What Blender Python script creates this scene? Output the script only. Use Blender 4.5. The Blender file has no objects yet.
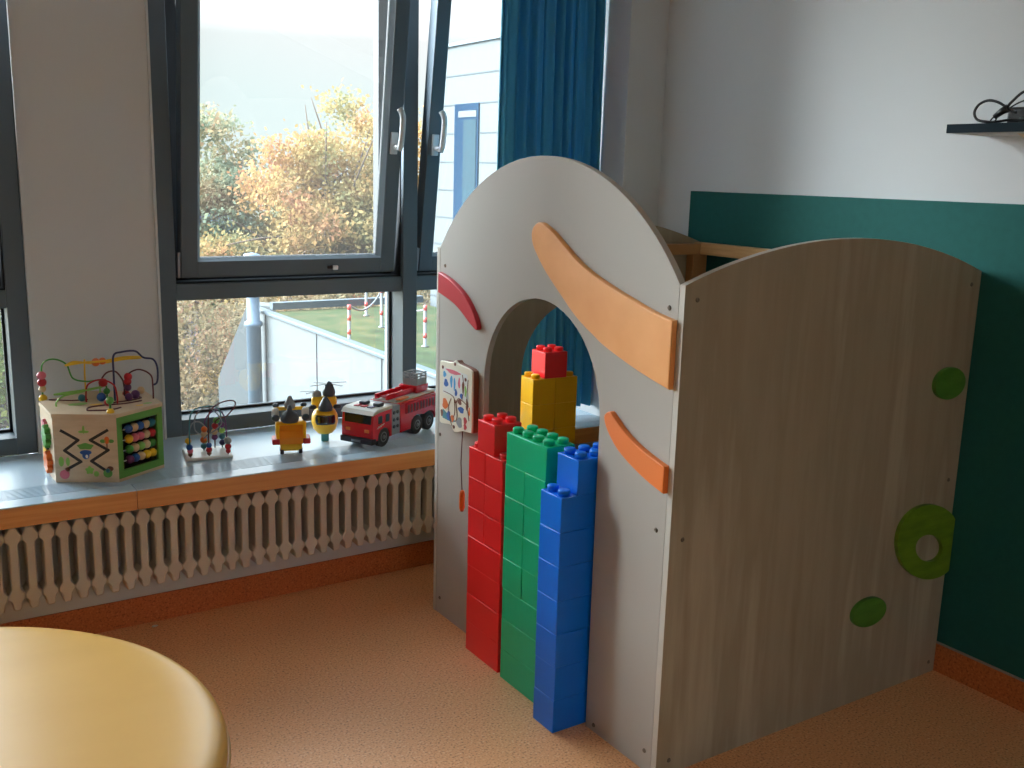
import bpy, bmesh, math, random
from mathutils import Vector, Matrix
random.seed(7)
PI = math.pi
SUN_AZ, SUN_EL, SUN_P, SUN_S, ZEN, HOR, EXPO = -57, 28, 7, 13.0, 1.7, .17, 2.55
scene = bpy.context.scene
COL = scene.collection

# ------------------------------------------------------------------ materials
def lin(c):
    return tuple((v/12.92 if v <= .04045 else ((v+.055)/1.055)**2.4) for v in c)
def rgb(r, g, b):
    return lin((r/255, g/255, b/255)) + (1,)
def new_mat(name):
    m = bpy.data.materials.new(name); m.use_nodes = True
    nt = m.node_tree
    return m, nt, nt.nodes['Principled BSDF']
def mat(name, c, rough=.5, metal=0, spec=.5, coat=0, bump=0, bscale=200, var=0, vscale=8):
    m, nt, p = new_mat(name)
    p.inputs['Base Color'].default_value = rgb(*c)
    p.inputs['Roughness'].default_value = rough
    p.inputs['Metallic'].default_value = metal
    p.inputs['Specular IOR Level'].default_value = spec
    p.inputs['Coat Weight'].default_value = coat
    tc = nt.nodes.new('ShaderNodeTexCoord')
    if var:
        n = nt.nodes.new('ShaderNodeTexNoise'); n.inputs['Scale'].default_value = vscale
        n.inputs['Detail'].default_value = 4
        nt.links.new(tc.outputs['Object'], n.inputs['Vector'])
        mx = nt.nodes.new('ShaderNodeMix'); mx.data_type = 'RGBA'
        a = [min(1, v*(1-var)) for v in rgb(*c)[:3]]+[1]; b = [min(1, v*(1+var)) for v in rgb(*c)[:3]]+[1]
        mx.inputs[6].default_value = a; mx.inputs[7].default_value = b
        nt.links.new(n.outputs['Fac'], mx.inputs[0]); nt.links.new(mx.outputs[2], p.inputs['Base Color'])
    if bump:
        n = nt.nodes.new('ShaderNodeTexNoise'); n.inputs['Scale'].default_value = bscale
        nt.links.new(tc.outputs['Object'], n.inputs['Vector'])
        bp = nt.nodes.new('ShaderNodeBump'); bp.inputs['Strength'].default_value = bump
        bp.inputs['Distance'].default_value = .002
        nt.links.new(n.outputs['Fac'], bp.inputs['Height']); nt.links.new(bp.outputs['Normal'], p.inputs['Normal'])
    return m
def ramp_mat(name, stops, scale=(1, 1, 1), nscale=5, detail=3, rough=.5, bump=0, spec=.5, coat=0, interp='LINEAR', world=False, nrough=.5):
    """noise -> colour ramp, for grain, speckle and leaves"""
    m, nt, p = new_mat(name)
    p.inputs['Roughness'].default_value = rough; p.inputs['Specular IOR Level'].default_value = spec
    p.inputs['Coat Weight'].default_value = coat
    if world:
        tc = nt.nodes.new('ShaderNodeNewGeometry'); src = tc.outputs['Position']
    else:
        tc = nt.nodes.new('ShaderNodeTexCoord'); src = tc.outputs['Object']
    mp = nt.nodes.new('ShaderNodeMapping'); mp.inputs['Scale'].default_value = scale
    n = nt.nodes.new('ShaderNodeTexNoise'); n.inputs['Scale'].default_value = nscale
    n.inputs['Detail'].default_value = detail; n.inputs['Roughness'].default_value = nrough
    cr = nt.nodes.new('ShaderNodeValToRGB'); cr.color_ramp.interpolation = interp
    e = cr.color_ramp.elements
    e[0].position, e[0].color = stops[0][0], rgb(*stops[0][1])
    e[1].position, e[1].color = stops[-1][0], rgb(*stops[-1][1])
    for pos, c in stops[1:-1]:
        x = e.new(pos); x.color = rgb(*c)
    nt.links.new(src, mp.inputs[0]); nt.links.new(mp.outputs[0], n.inputs['Vector'])
    nt.links.new(n.outputs['Fac'], cr.inputs[0]); nt.links.new(cr.outputs[0], p.inputs['Base Color'])
    if bump:
        bp = nt.nodes.new('ShaderNodeBump'); bp.inputs['Strength'].default_value = bump
        bp.inputs['Distance'].default_value = .002
        nt.links.new(n.outputs['Fac'], bp.inputs['Height']); nt.links.new(bp.outputs['Normal'], p.inputs['Normal'])
    return m

M = {}
M['wall'] = mat('wall_paint', (206, 209, 211), .85, spec=.2, bump=.15, bscale=300)
M['ceil'] = mat('ceiling_paint', (236, 238, 240), .9, spec=.1)
def speckle(name, base, dark, light, rough):
    m, nt, p = new_mat(name)
    geo = nt.nodes.new('ShaderNodeNewGeometry')
    n1 = nt.nodes.new('ShaderNodeTexNoise'); n1.inputs['Scale'].default_value = 160; n1.inputs['Detail'].default_value = 3
    n2 = nt.nodes.new('ShaderNodeTexNoise'); n2.inputs['Scale'].default_value = 3; n2.inputs['Detail'].default_value = 3
    cr = nt.nodes.new('ShaderNodeValToRGB'); e = cr.color_ramp.elements
    e[0].position, e[0].color = .30, rgb(*dark)
    e[1].position, e[1].color = .72, rgb(*light)
    x = e.new(.45); x.color = rgb(*base); x = e.new(.56); x.color = rgb(*base)
    mx = nt.nodes.new('ShaderNodeMix'); mx.data_type = 'RGBA'; mx.blend_type = 'MULTIPLY'; mx.inputs[0].default_value = .06
    for n in (n1, n2): nt.links.new(geo.outputs['Position'], n.inputs['Vector'])
    nt.links.new(n1.outputs['Fac'], cr.inputs[0]); nt.links.new(cr.outputs[0], mx.inputs[6]); nt.links.new(n2.outputs['Color'], mx.inputs[7])
    nt.links.new(mx.outputs[2], p.inputs['Base Color'])
    p.inputs['Roughness'].default_value = rough; p.inputs['Specular IOR Level'].default_value = .4
    bp = nt.nodes.new('ShaderNodeBump'); bp.inputs['Strength'].default_value = .12; bp.inputs['Distance'].default_value = .001
    nt.links.new(n1.outputs['Fac'], bp.inputs['Height']); nt.links.new(bp.outputs['Normal'], p.inputs['Normal'])
    return m
M['floor'] = speckle('floor_linoleum', (236, 172, 120), (172, 112, 70), (248, 210, 162), .42)
M['base'] = speckle('baseboard_linoleum', (198, 112, 62), (150, 76, 38), (216, 136, 84), .5)
M['basetop'] = mat('baseboard_cap', (150, 145, 138), .5)
M['green_board'] = mat('green_wall_panel', (28, 92, 88), .75, spec=.25, bump=.3, bscale=250, var=.12, vscale=40)
M['frame'] = mat('window_frame_grey', (86, 100, 110), .42, spec=.45)
M['bead'] = mat('glazing_bead_sky_pale', (150, 166, 178), .3, metal=.45)  # paler than the frame: reflected sky is put into the colour
M['gasket'] = mat('black_gasket', (16, 20, 26), .6)
M['alu'] = mat('brushed_aluminium', (212, 216, 220), .35, metal=.35)
M['hinge'] = mat('silver_hinge', (150, 156, 166), .4, metal=.5)
M['sill'] = mat('sill_laminate_sky_tint', (182, 204, 220), .22, spec=.5, var=.03, vscale=3)  # white laminate tinted blue to paint in the sky's reflection
M['dark'] = mat('cavity_dark', (30, 28, 26), .9)
M['beech'] = ramp_mat('beech_fascia', [(.3, (214, 146, 84)), (.7, (228, 166, 104))], scale=(.6, 14, 14), nscale=6, rough=.45)
M['rad'] = mat('radiator_enamel', (205, 196, 184), .35, spec=.4)
M['lam'] = mat('beige_laminate', (174, 168, 160), .5, spec=.35, var=.02, vscale=2)
M['lam_edge'] = mat('laminate_edge', (190, 184, 174), .5)
M['lam_grain'] = ramp_mat('ash_grain_laminate', [(.28, (150, 136, 114)), (.42, (166, 153, 132)), (.52, (158, 145, 124)), (.62, (176, 164, 144)), (.75, (164, 151, 130))],
                          scale=(1, 1, .09), nscale=9, detail=6, rough=.5, spec=.3, nrough=.55)
M['rail'] = ramp_mat('pine_rail', [(.3, (196, 150, 96)), (.7, (218, 176, 122))], scale=(12, 1, 12), nscale=5, rough=.5)
M['post'] = mat('pine_post', (180, 132, 86), .5, var=.08)
M['screw'] = mat('screw_steel', (120, 110, 98), .4, metal=.8)
M['swoosh'] = ramp_mat('light_orange_wood', [(.3, (232, 158, 88)), (.7, (240, 170, 102))], scale=(3, 3, 3), nscale=3, rough=.42)
M['swoosh2'] = mat('orange_wood', (236, 126, 56), .42, var=.03)
M['swoosh_e'] = mat('light_orange_edge', (226, 146, 78), .42)
M['fin'] = mat('crimson_wood', (196, 40, 56), .35)
M['ell'] = ramp_mat('green_stained_wood', [(.35, (92, 130, 26)), (.65, (112, 148, 34))], scale=(2, 2, 8), nscale=5, rough=.45)
M['ell2'] = ramp_mat('darker_green_wood', [(.35, (64, 122, 36)), (.65, (82, 138, 48))], scale=(2, 2, 8), nscale=5, rough=.45)
def plastic(name, c, r=.28):
    m = mat(name, c, r, spec=.5, bump=.05, bscale=30)
    p = m.node_tree.nodes['Principled BSDF']
    return m
M['red'] = plastic('red_plastic', (250, 42, 46)); M['green'] = plastic('green_plastic', (0, 194, 136))
M['blue'] = plastic('blue_plastic', (0, 112, 226)); M['yellow'] = plastic('yellow_plastic', (248, 186, 4))
M['vinyl'] = ramp_mat('yellow_vinyl', [(.3, (218, 166, 82)), (.7, (224, 173, 90))], scale=(1, 2, 1), nscale=3, rough=.32, spec=.5)
M['seam'] = mat('vinyl_piping', (196, 150, 72), .4)
M['shelf'] = mat('slate_blue_board', (18, 36, 46), .75, spec=.2); M['shelf_in'] = mat('shelf_white', (200, 200, 196), .6)
M['black'] = mat('black_rubber', (16, 16, 18), .45); M['blackp'] = mat('black_plastic', (22, 22, 25), .35)
M['olive'] = mat('olive_grey_plastic', (76, 92, 84), .5)
# toys
M['toywood'] = ramp_mat('toy_plywood', [(.3, (206, 180, 150)), (.7, (220, 196, 166))], scale=(2, 2, 10), nscale=6, rough=.5)
for k, c in dict(tred=(190, 32, 40), tpink=(222, 110, 130), tgreen=(70, 150, 60), tlime=(140, 196, 90), tblue=(40, 92, 170), tnavy=(36, 40, 92),
                 tyel=(240, 192, 40), tor=(226, 112, 40), tpurple=(108, 56, 110), twood=(214, 184, 142), tsky=(70, 160, 214), tteal=(60, 130, 140),
                 tbrown=(120, 66, 44), tgrey=(140, 144, 148), tdgrey=(66, 74, 84), twhite=(226, 226, 222), tdark=(38, 32, 34), tfrog=(96, 160, 70),
                 tlilac=(190, 160, 210), tmaroon=(96, 30, 34)).items():
    M[k] = mat('paint_'+k[1:], c, .35)
M['cream'] = mat('cream_board', (232, 224, 204), .4)
M['amber'] = mat('amber_plastic', (240, 150, 24), .35)
M['truck'] = mat('fire_engine_red', (200, 24, 40), .25, coat=.4); M['truckd'] = mat('dark_bumper', (30, 28, 40), .4)
M['truckg'] = mat('silver_panel', (146, 150, 156), .35, metal=.3); M['truckw'] = mat('white_roof', (206, 206, 200), .3)
M['windsc'] = mat('dark_windscreen', (14, 26, 34), .08, spec=.8); M['tyre'] = mat('tyre_rubber', (30, 32, 36), .7)
M['hub'] = mat('grey_hub', (120, 126, 132), .4, metal=.3)
# outside
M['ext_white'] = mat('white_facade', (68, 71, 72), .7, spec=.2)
M['ext_joint'] = mat('panel_joint', (20, 26, 30), .8)
M['ext_win'] = mat('far_window_frame', (24, 38, 54), 1, spec=0); M['ext_glass'] = mat('far_window_blind', (38, 50, 56), 1, spec=0)
M['coping'] = mat('zinc_coping', (40, 52, 60), .6)
M['pipe'] = mat('pale_blue_pipe', (72, 88, 104), .5)
M['grass'] = ramp_mat('roof_grass', [(.34, (34, 40, 18)), (.45, (42, 52, 24)), (.55, (50, 54, 28)), (.66, (64, 58, 34))], nscale=4.5, detail=8, rough=.9, spec=.1, world=True)
M['ground'] = ramp_mat('leafy_ground', [(.3, (66, 60, 42)), (.7, (88, 74, 52))], nscale=.5, detail=8, rough=.95, spec=.05, world=True)
M['chain_red'] = mat('post_red', (150, 38, 30), .5); M['chain_white'] = mat('post_white', (88, 88, 86), .5)
M['bark'] = mat('tree_bark', (92, 78, 70), .9, spec=.1)

def leaf_mat(name, stops, sc):  # leaf stops are greyed, so outdoor haze is in the colour
    m = ramp_mat(name, stops, nscale=sc, detail=6, rough=.8, spec=.1, world=True, nrough=.7)
    nt = m.node_tree; p = nt.nodes['Principled BSDF']; out = nt.nodes['Material Output']
    tr = nt.nodes.new('ShaderNodeBsdfTranslucent'); mx = nt.nodes.new('ShaderNodeMixShader'); mx.inputs[0].default_value = .45
    nt.links.new(p.inputs['Base Color'].links[0].from_socket, tr.inputs[0])
    nt.links.new(p.outputs[0], mx.inputs[1]); nt.links.new(tr.outputs[0], mx.inputs[2]); nt.links.new(mx.outputs[0], out.inputs[0])
    return m
M['leaf_mix'] = leaf_mat('leaves_olive_orange', [(.32, (94, 108, 96)), (.47, (112, 118, 96)), (.56, (130, 116, 88)), (.66, (134, 106, 86))], .55)
M['leaf_gold'] = leaf_mat('leaves_gold', [(.32, (104, 112, 86)), (.44, (136, 122, 82)), (.55, (148, 118, 76)), (.66, (146, 102, 78))], .5)
M['leaf_brown'] = leaf_mat('leaves_russet', [(.32, (84, 84, 66)), (.46, (104, 92, 70)), (.56, (116, 98, 72)), (.68, (112, 80, 66))], .9)
M['leaf_lime'] = leaf_mat('leaves_lime', [(.34, (50, 70, 42)), (.5, (84, 96, 50)), (.62, (124, 122, 64))], 1.4)

m, nt, p = new_mat('window_glass')                     # pane: transmits, mirrors at grazing angles; faint translucent veil imitates haze outside
nt.nodes.remove(p)
tr = nt.nodes.new('ShaderNodeBsdfTransparent'); tr.inputs[0].default_value = (.97, .985, .98, 1)
gl = nt.nodes.new('ShaderNodeBsdfGlossy'); gl.inputs['Roughness'].default_value = .0
fr = nt.nodes.new('ShaderNodeFresnel'); fr.inputs[0].default_value = 1.45
mx = nt.nodes.new('ShaderNodeMixShader')
du = nt.nodes.new('ShaderNodeBsdfTranslucent'); du.inputs[0].default_value = (1, .97, .93, 1)
m2 = nt.nodes.new('ShaderNodeMixShader'); m2.inputs[0].default_value = .010
nt.links.new(tr.outputs[0], m2.inputs[1]); nt.links.new(du.outputs[0], m2.inputs[2])
nt.links.new(fr.outputs[0], mx.inputs[0]); nt.links.new(m2.outputs[0], mx.inputs[1]); nt.links.new(gl.outputs[0], mx.inputs[2])
nt.links.new(mx.outputs[0], nt.nodes['Material Output'].inputs[0]); M['glass'] = m

m, nt, p = new_mat('teal_curtain')
p.inputs['Base Color'].default_value = rgb(76, 158, 180); p.inputs['Roughness'].default_value = .85
p.inputs['Specular IOR Level'].default_value = .15
p.inputs['Sheen Weight'].default_value = .1
tl = nt.nodes.new('ShaderNodeBsdfTranslucent'); tl.inputs[0].default_value = rgb(50, 150, 200)
mx = nt.nodes.new('ShaderNodeMixShader'); mx.inputs[0].default_value = .28
nt.links.new(p.outputs[0], mx.inputs[1]); nt.links.new(tl.outputs[0], mx.inputs[2]); nt.links.new(mx.outputs[0], nt.nodes['Material Output'].inputs[0])
M['curtain'] = m

# ------------------------------------------------------------------ mesh builder
def catmull(P, n=8, closed=False):
    P = [Vector(p) for p in P]; out = []; L = len(P)
    for i in range(L if closed else L-1):
        g = (lambda k: P[k % L]) if closed else (lambda k: P[max(0, min(L-1, k))])
        a, b, c, d = g(i-1), g(i), g(i+1), g(i+2)
        for j in range(n):
            t = j/n
            out.append(.5*((2*b)+(-a+c)*t+(2*a-5*b+4*c-d)*t*t+(-a+3*b-3*c+d)*t**3))
    if not closed: out.append(P[-1])
    return out
class MB:
    def __init__(s): s.bm = bmesh.new(); s.mi = 0
    def _f(s, vs, smooth=False):
        try:
            f = s.bm.faces.new(vs)
        except ValueError:
            return None
        f.material_index = s.mi; f.smooth = smooth
        return f
    def box(s, x0, x1, y0, y1, z0, z1, bev=0, T=None, seg=2):
        if T is None: T = Matrix()
        v = [s.bm.verts.new(T @ Vector(p)) for p in ((x0, y0, z0), (x1, y0, z0), (x1, y1, z0), (x0, y1, z0), (x0, y0, z1), (x1, y0, z1), (x1, y1, z1), (x0, y1, z1))]
        fs = [s._f([v[i] for i in q]) for q in ((3, 2, 1, 0), (4, 5, 6, 7), (0, 1, 5, 4), (1, 2, 6, 5), (2, 3, 7, 6), (3, 0, 4, 7))]
        if bev:
            es = set(e for f in fs for e in f.edges)
            r = bmesh.ops.bevel(s.bm, geom=list(es), offset=bev, segments=seg, profile=.5, affect='EDGES')
            for f in r['faces']: f.material_index = s.mi; f.smooth = True
        return s
    def prism(s, pts, fn, t0, t1, bev=0, smooth=False):
        """outline pts (2D) extruded between t0 and t1; fn(u, v, t) -> 3D. bev chamfers the t1 rim"""
        a = sum(pts[i][0]*pts[(i+1) % len(pts)][1]-pts[(i+1) % len(pts)][0]*pts[i][1] for i in range(len(pts)))
        if a < 0: pts = pts[::-1]
        n = len(pts)
        rings = [[(p, t0) for p in pts]]
        if bev:
            def inset(d):
                o = []
                for i in range(n):
                    p0, p1, p2 = Vector(pts[i-1]), Vector(pts[i]), Vector(pts[(i+1) % n])
                    e1 = (p1-p0).normalized(); e2 = (p2-p1).normalized()
                    n1 = Vector((-e1.y, e1.x)); n2 = Vector((-e2.y, e2.x)); b = n1+n2
                    b = b/max(.5, b.dot(b)/2) if b.length > 1e-6 else n1
                    o.append(tuple(p1+b*d))
                return o
            sg = 1 if t1 > t0 else -1
            rings.append([(p, t1-sg*bev) for p in pts]); rings.append([(p, t1-sg*bev*.3) for p in inset(bev*.3)]); rings.append([(p, t1) for p in inset(bev)])
        else:
            rings.append([(p, t1) for p in pts])
        V = [[s.bm.verts.new(fn(p[0], p[1], t)) for p, t in r] for r in rings]
        for k in range(len(V)-1):
            for i in range(n):
                j = (i+1) % n
                s._f([V[k][i], V[k][j], V[k+1][j], V[k+1][i]], smooth or k > 0)
        s._f(V[0][::-1]); s._f(V[-1])
        return s
    def tube(s, path, r, seg=8, closed=False, radii=None):
        path = [Vector(p) for p in path]; n = len(path); rings = []
        up = Vector((0, 0, 1)); prev = None
        for i, p in enumerate(path):
            if closed: t = path[(i+1) % n]-path[i-1]
            else: t = path[min(i+1, n-1)]-path[max(i-1, 0)]
            t = t.normalized() if t.length > 1e-9 else Vector((0, 0, 1))
            if prev is None:
                a = t.cross(up)
                if a.length < 1e-3: a = t.cross(Vector((1, 0, 0)))
            else:
                a = prev-t*prev.dot(t)
            a.normalize(); prev = a; b = t.cross(a)
            rr = radii[i] if radii else r
            rings.append([s.bm.verts.new(p+(a*math.cos(2*PI*k/seg)+b*math.sin(2*PI*k/seg))*rr) for k in range(seg)])
        for i in range(n if closed else n-1):
            A, B = rings[i], rings[(i+1) % n]
            for k in range(seg): s._f([A[k], A[(k+1) % seg], B[(k+1) % seg], B[k]], True)
        if not closed: s._f(rings[0][::-1]); s._f(rings[-1])
        return s
    def lathe(s, prof, seg=24, T=None, smooth=True, sx=1, sy=1):
        """prof list of (r, z)"""
        if T is None: T = Matrix()
        rings = []
        for r, z in prof:
            if r < 1e-6: rings.append([s.bm.verts.new(T @ Vector((0, 0, z)))])
            else: rings.append([s.bm.verts.new(T @ Vector((r*sx*math.cos(2*PI*k/seg), r*sy*math.sin(2*PI*k/seg), z))) for k in range(seg)])
        for A, B in zip(rings, rings[1:]):
            for k in range(seg):
                j = (k+1) % seg
                if len(A) == 1 and len(B) == 1: continue
                if len(A) == 1: s._f([A[0], B[k], B[j]][::-1], smooth)
                elif len(B) == 1: s._f([A[k], A[j], B[0]], smooth)
                else: s._f([A[k], A[j], B[j], B[k]], smooth)
        if len(rings[0]) > 1: s._f(rings[0][::-1])
        if len(rings[-1]) > 1: s._f(rings[-1])
        return s
    def ball(s, c, r, sx=1, sy=1, sz=1, seg=12, n=8):
        prof = [(r*math.sin(PI*i/n), -r*sz*math.cos(PI*i/n)) for i in range(n+1)]
        prof[0] = (0, -r*sz); prof[-1] = (0, r*sz)
        return s.lathe(prof, seg, Matrix.Translation(c), sx=sx, sy=sy)
    def build(s, name, mats, parent=None, loc=None):
        bmesh.ops.recalc_face_normals(s.bm, faces=s.bm.faces)
        me = bpy.data.meshes.new(name); s.bm.to_mesh(me); s.bm.free()
        for x in (mats if isinstance(mats, (list, tuple)) else [mats]): me.materials.append(M[x] if isinstance(x, str) else x)
        o = bpy.data.objects.new(name, me); COL.objects.link(o)
        if parent is not None: o.parent = parent
        if loc is not None: o.location = loc
        return o
def thing(name, label, cat, loc=(0, 0, 0), rz=0, group=None):
    o = bpy.data.objects.new(name, None); COL.objects.link(o); o.empty_display_size = .05
    o.location = loc; o.rotation_euler = (0, 0, rz); o['label'] = label; o['category'] = cat
    if group: o['group'] = group
    return o
def tag(o, label, cat, group=None):
    o['label'] = label; o['category'] = cat
    if group: o['group'] = group
    return o
def struct(o, label=None):
    o['kind'] = 'structure'
    if label: o['label'] = label
    return o
def empty_struct(name, loc=(0, 0, 0), label=None):
    o = bpy.data.objects.new(name, None); COL.objects.link(o); o.location = loc
    return struct(o, label)
def rT(x, y, z, rx=0, ry=0, rz=0):
    return Matrix.Translation((x, y, z)) @ Matrix.Rotation(rz, 4, 'Z') @ Matrix.Rotation(ry, 4, 'Y') @ Matrix.Rotation(rx, 4, 'X')

# ------------------------------------------------------------------ camera
yaw, pitch, roll = (math.radians(v) for v in (33.2124, 11.7712, 1.5795))
f = Vector((math.sin(yaw)*math.cos(pitch), math.cos(yaw)*math.cos(pitch), -math.sin(pitch)))
r = Vector((math.cos(yaw), -math.sin(yaw), 0)); u = r.cross(f)
r2 = r*math.cos(roll)+u*math.sin(roll); u2 = -r*math.sin(roll)+u*math.cos(roll)
cam = bpy.data.objects.new('camera', bpy.data.cameras.new('camera')); COL.objects.link(cam)
mw = Matrix(((r2.x, u2.x, -f.x, 0), (r2.y, u2.y, -f.y, 0), (r2.z, u2.z, -f.z, 1.5), (0, 0, 0, 1)))
cam.matrix_world = mw
cam.data.sensor_width = 36; cam.data.lens = 1004.0/1024*36; cam.data.clip_start = .02; cam.data.clip_end = 400
scene.camera = cam

# ------------------------------------------------------------------ room
XL, XR, YB, YW, YO, H = -5.2, 2.76, -2.3, 3.27, 3.95, 2.85
SZ = .512
struct(MB().box(XL-.2, XR+.2, YB-.2, YW+.06, -.12, 0).build('floor', 'floor'), 'speckled orange-brown linoleum floor')
struct(MB().box(XL-.2, XR+.2, YB-.2, YO, H, H+.15).build('ceiling', 'ceil'))
struct(MB().box(XR, XR+.2, YB-.2, YO, 0, H).build('wall_right', 'wall'), 'white wall on the right behind the play house')
struct(MB().box(XL-.2, XL, YB-.2, YO, 0, H).build('wall_left', 'wall'))
struct(MB().box(XL, .1, YB-.2, YB, 0, H).box(1.15, XR, YB-.2, YB, 0, H).box(.1, 1.15, YB-.2, YB, 0, .85).box(.1, 1.15, YB-.2, YB, 2.45, H).build('wall_back', 'wall'))
w3 = empty_struct('window_added_back')  # unseen window added behind the camera to let in more daylight
b3 = MB()
for q in ((.1, .165, .85, 2.45), (1.085, 1.15, .85, 2.45), (.165, 1.085, .85, .915), (.165, 1.085, 2.385, 2.45)): b3.box(q[0], q[1], YB-.16, YB-.08, q[2], q[3])
b3.build('window_frame', 'frame', w3)
MB().box(.165, 1.085, YB-.125, YB-.12, .915, 2.385).build('pane', 'glass', w3)
wb = MB()
wb.box(XL, XR, YW, YO, -.12, .44)                       # parapet behind the radiator
wb.box(.467, .897, 3.685, YO, .44, H)                   # pier between the two windows
wb.box(2.57, XR, 3.164, YO, .44, H)                     # pillar in the corner
wb.box(2.57, XR, 3.164, YW, 0, .44)
wb.box(-2.87, -2.47, 3.685, YO, .44, H); wb.box(XL, -4.75, 3.685, YO, .44, H); wb.box(-4.75, -2.87, 3.66, YO, 2.72, H)
wb.box(-2.47, .467, 3.66, YO, 2.72, H); wb.box(.897, 2.57, 3.66, YO, 2.72, H)
struct(wb.build('wall_front', 'wall'), 'white window wall with a pier between the windows')
# thin plaster edge strips beside the pier
struct(MB().box(.467, .475, 3.675, 3.685, SZ, 2.72).box(.889, .897, 3.675, 3.685, SZ, 2.72).build('trim_2', 'wall'))
g = struct(MB().box(XR-.012, XR, -2.2, 2.966, .095, 1.457, bev=.002).build('trim_3', 'green_board'), 'dark green wall panel behind the play house')
bb = struct(MB().box(XL, 1.041, YW-.006, YW, 0, .095).box(1.042, 2.57, YW-.006, YW, 0, .095).build('baseboard_front', 'base'))
bb2 = struct(MB().box(XR-.014, XR, YB, 3.164, 0, .092).build('baseboard_right', 'base'), 'orange speckled baseboard strip under the green wall panel')
MB().box(XR-.015, XR-.001, YB, 3.164, .092, .099).build('cap_strip', 'basetop', bb2)
for x in (-.6, 1.0413): pass

# window sill (setting): slab with ventilation slots, beech fascia
sill = empty_struct('trim_1', (0, 0, 0), 'long white window sill with a beech front edge')
sb = MB()
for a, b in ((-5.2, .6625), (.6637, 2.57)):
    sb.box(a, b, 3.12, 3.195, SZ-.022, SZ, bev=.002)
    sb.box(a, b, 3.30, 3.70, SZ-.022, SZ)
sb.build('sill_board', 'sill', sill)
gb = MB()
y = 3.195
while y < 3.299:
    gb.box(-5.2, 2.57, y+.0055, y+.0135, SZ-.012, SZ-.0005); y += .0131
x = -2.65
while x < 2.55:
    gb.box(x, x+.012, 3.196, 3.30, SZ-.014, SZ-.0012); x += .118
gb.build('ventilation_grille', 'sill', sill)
MB().box(-5.2, 2.57, 3.195, 3.30, SZ-.05, SZ-.03).build('slot_shadow_board', 'dark', sill)
fb = MB()
for a, b in ((-5.2, .6625), (.6637, 2.57)): fb.box(a, b, 3.118, 3.14, .448, SZ-.003, bev=.0015)
fb.build('fascia', 'beech', sill)

# radiator
rad = thing('radiator', 'long cream column radiator under the window sill', 'radiator', (0, 3.20, .17))
def section(mb):
    hw = [(.0, .0085), (.004, .0115), (.012, .0130), (.024, .0138), (.032, .0175), (.037, .0230), (.052, .0230), (.058, .0175), (.066, .0122), (.208, .0122), (.216, .0175), (.221, .0230), (.238, .0230), (.244, .0185), (.254, .0145), (.262, .009)]
    P = [(w_, z) for z, w_ in hw]+[(-w_, z) for z, w_ in reversed(hw)]
    mb.prism(P, lambda a, b, t: Vector((a, t, b)), .0, -.036, bev=.005)
    mb.prism(P, lambda a, b, t: Vector((a, t, b)), .0, .036, bev=.005)
    return mb
sec0 = section(MB()).build('section', 'rad', rad, (-.95, 0, 0))
for k in range(1, 72):
    c = sec0.copy(); c.location = (-.95+k*.0468, 0, 0); COL.objects.link(c)
for k in (-.6, .75, 2.1):
    MB().box(k, k+.012, .03, .066, .03, .25, bev=.003).build('bracket', 'rad', rad)

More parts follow.
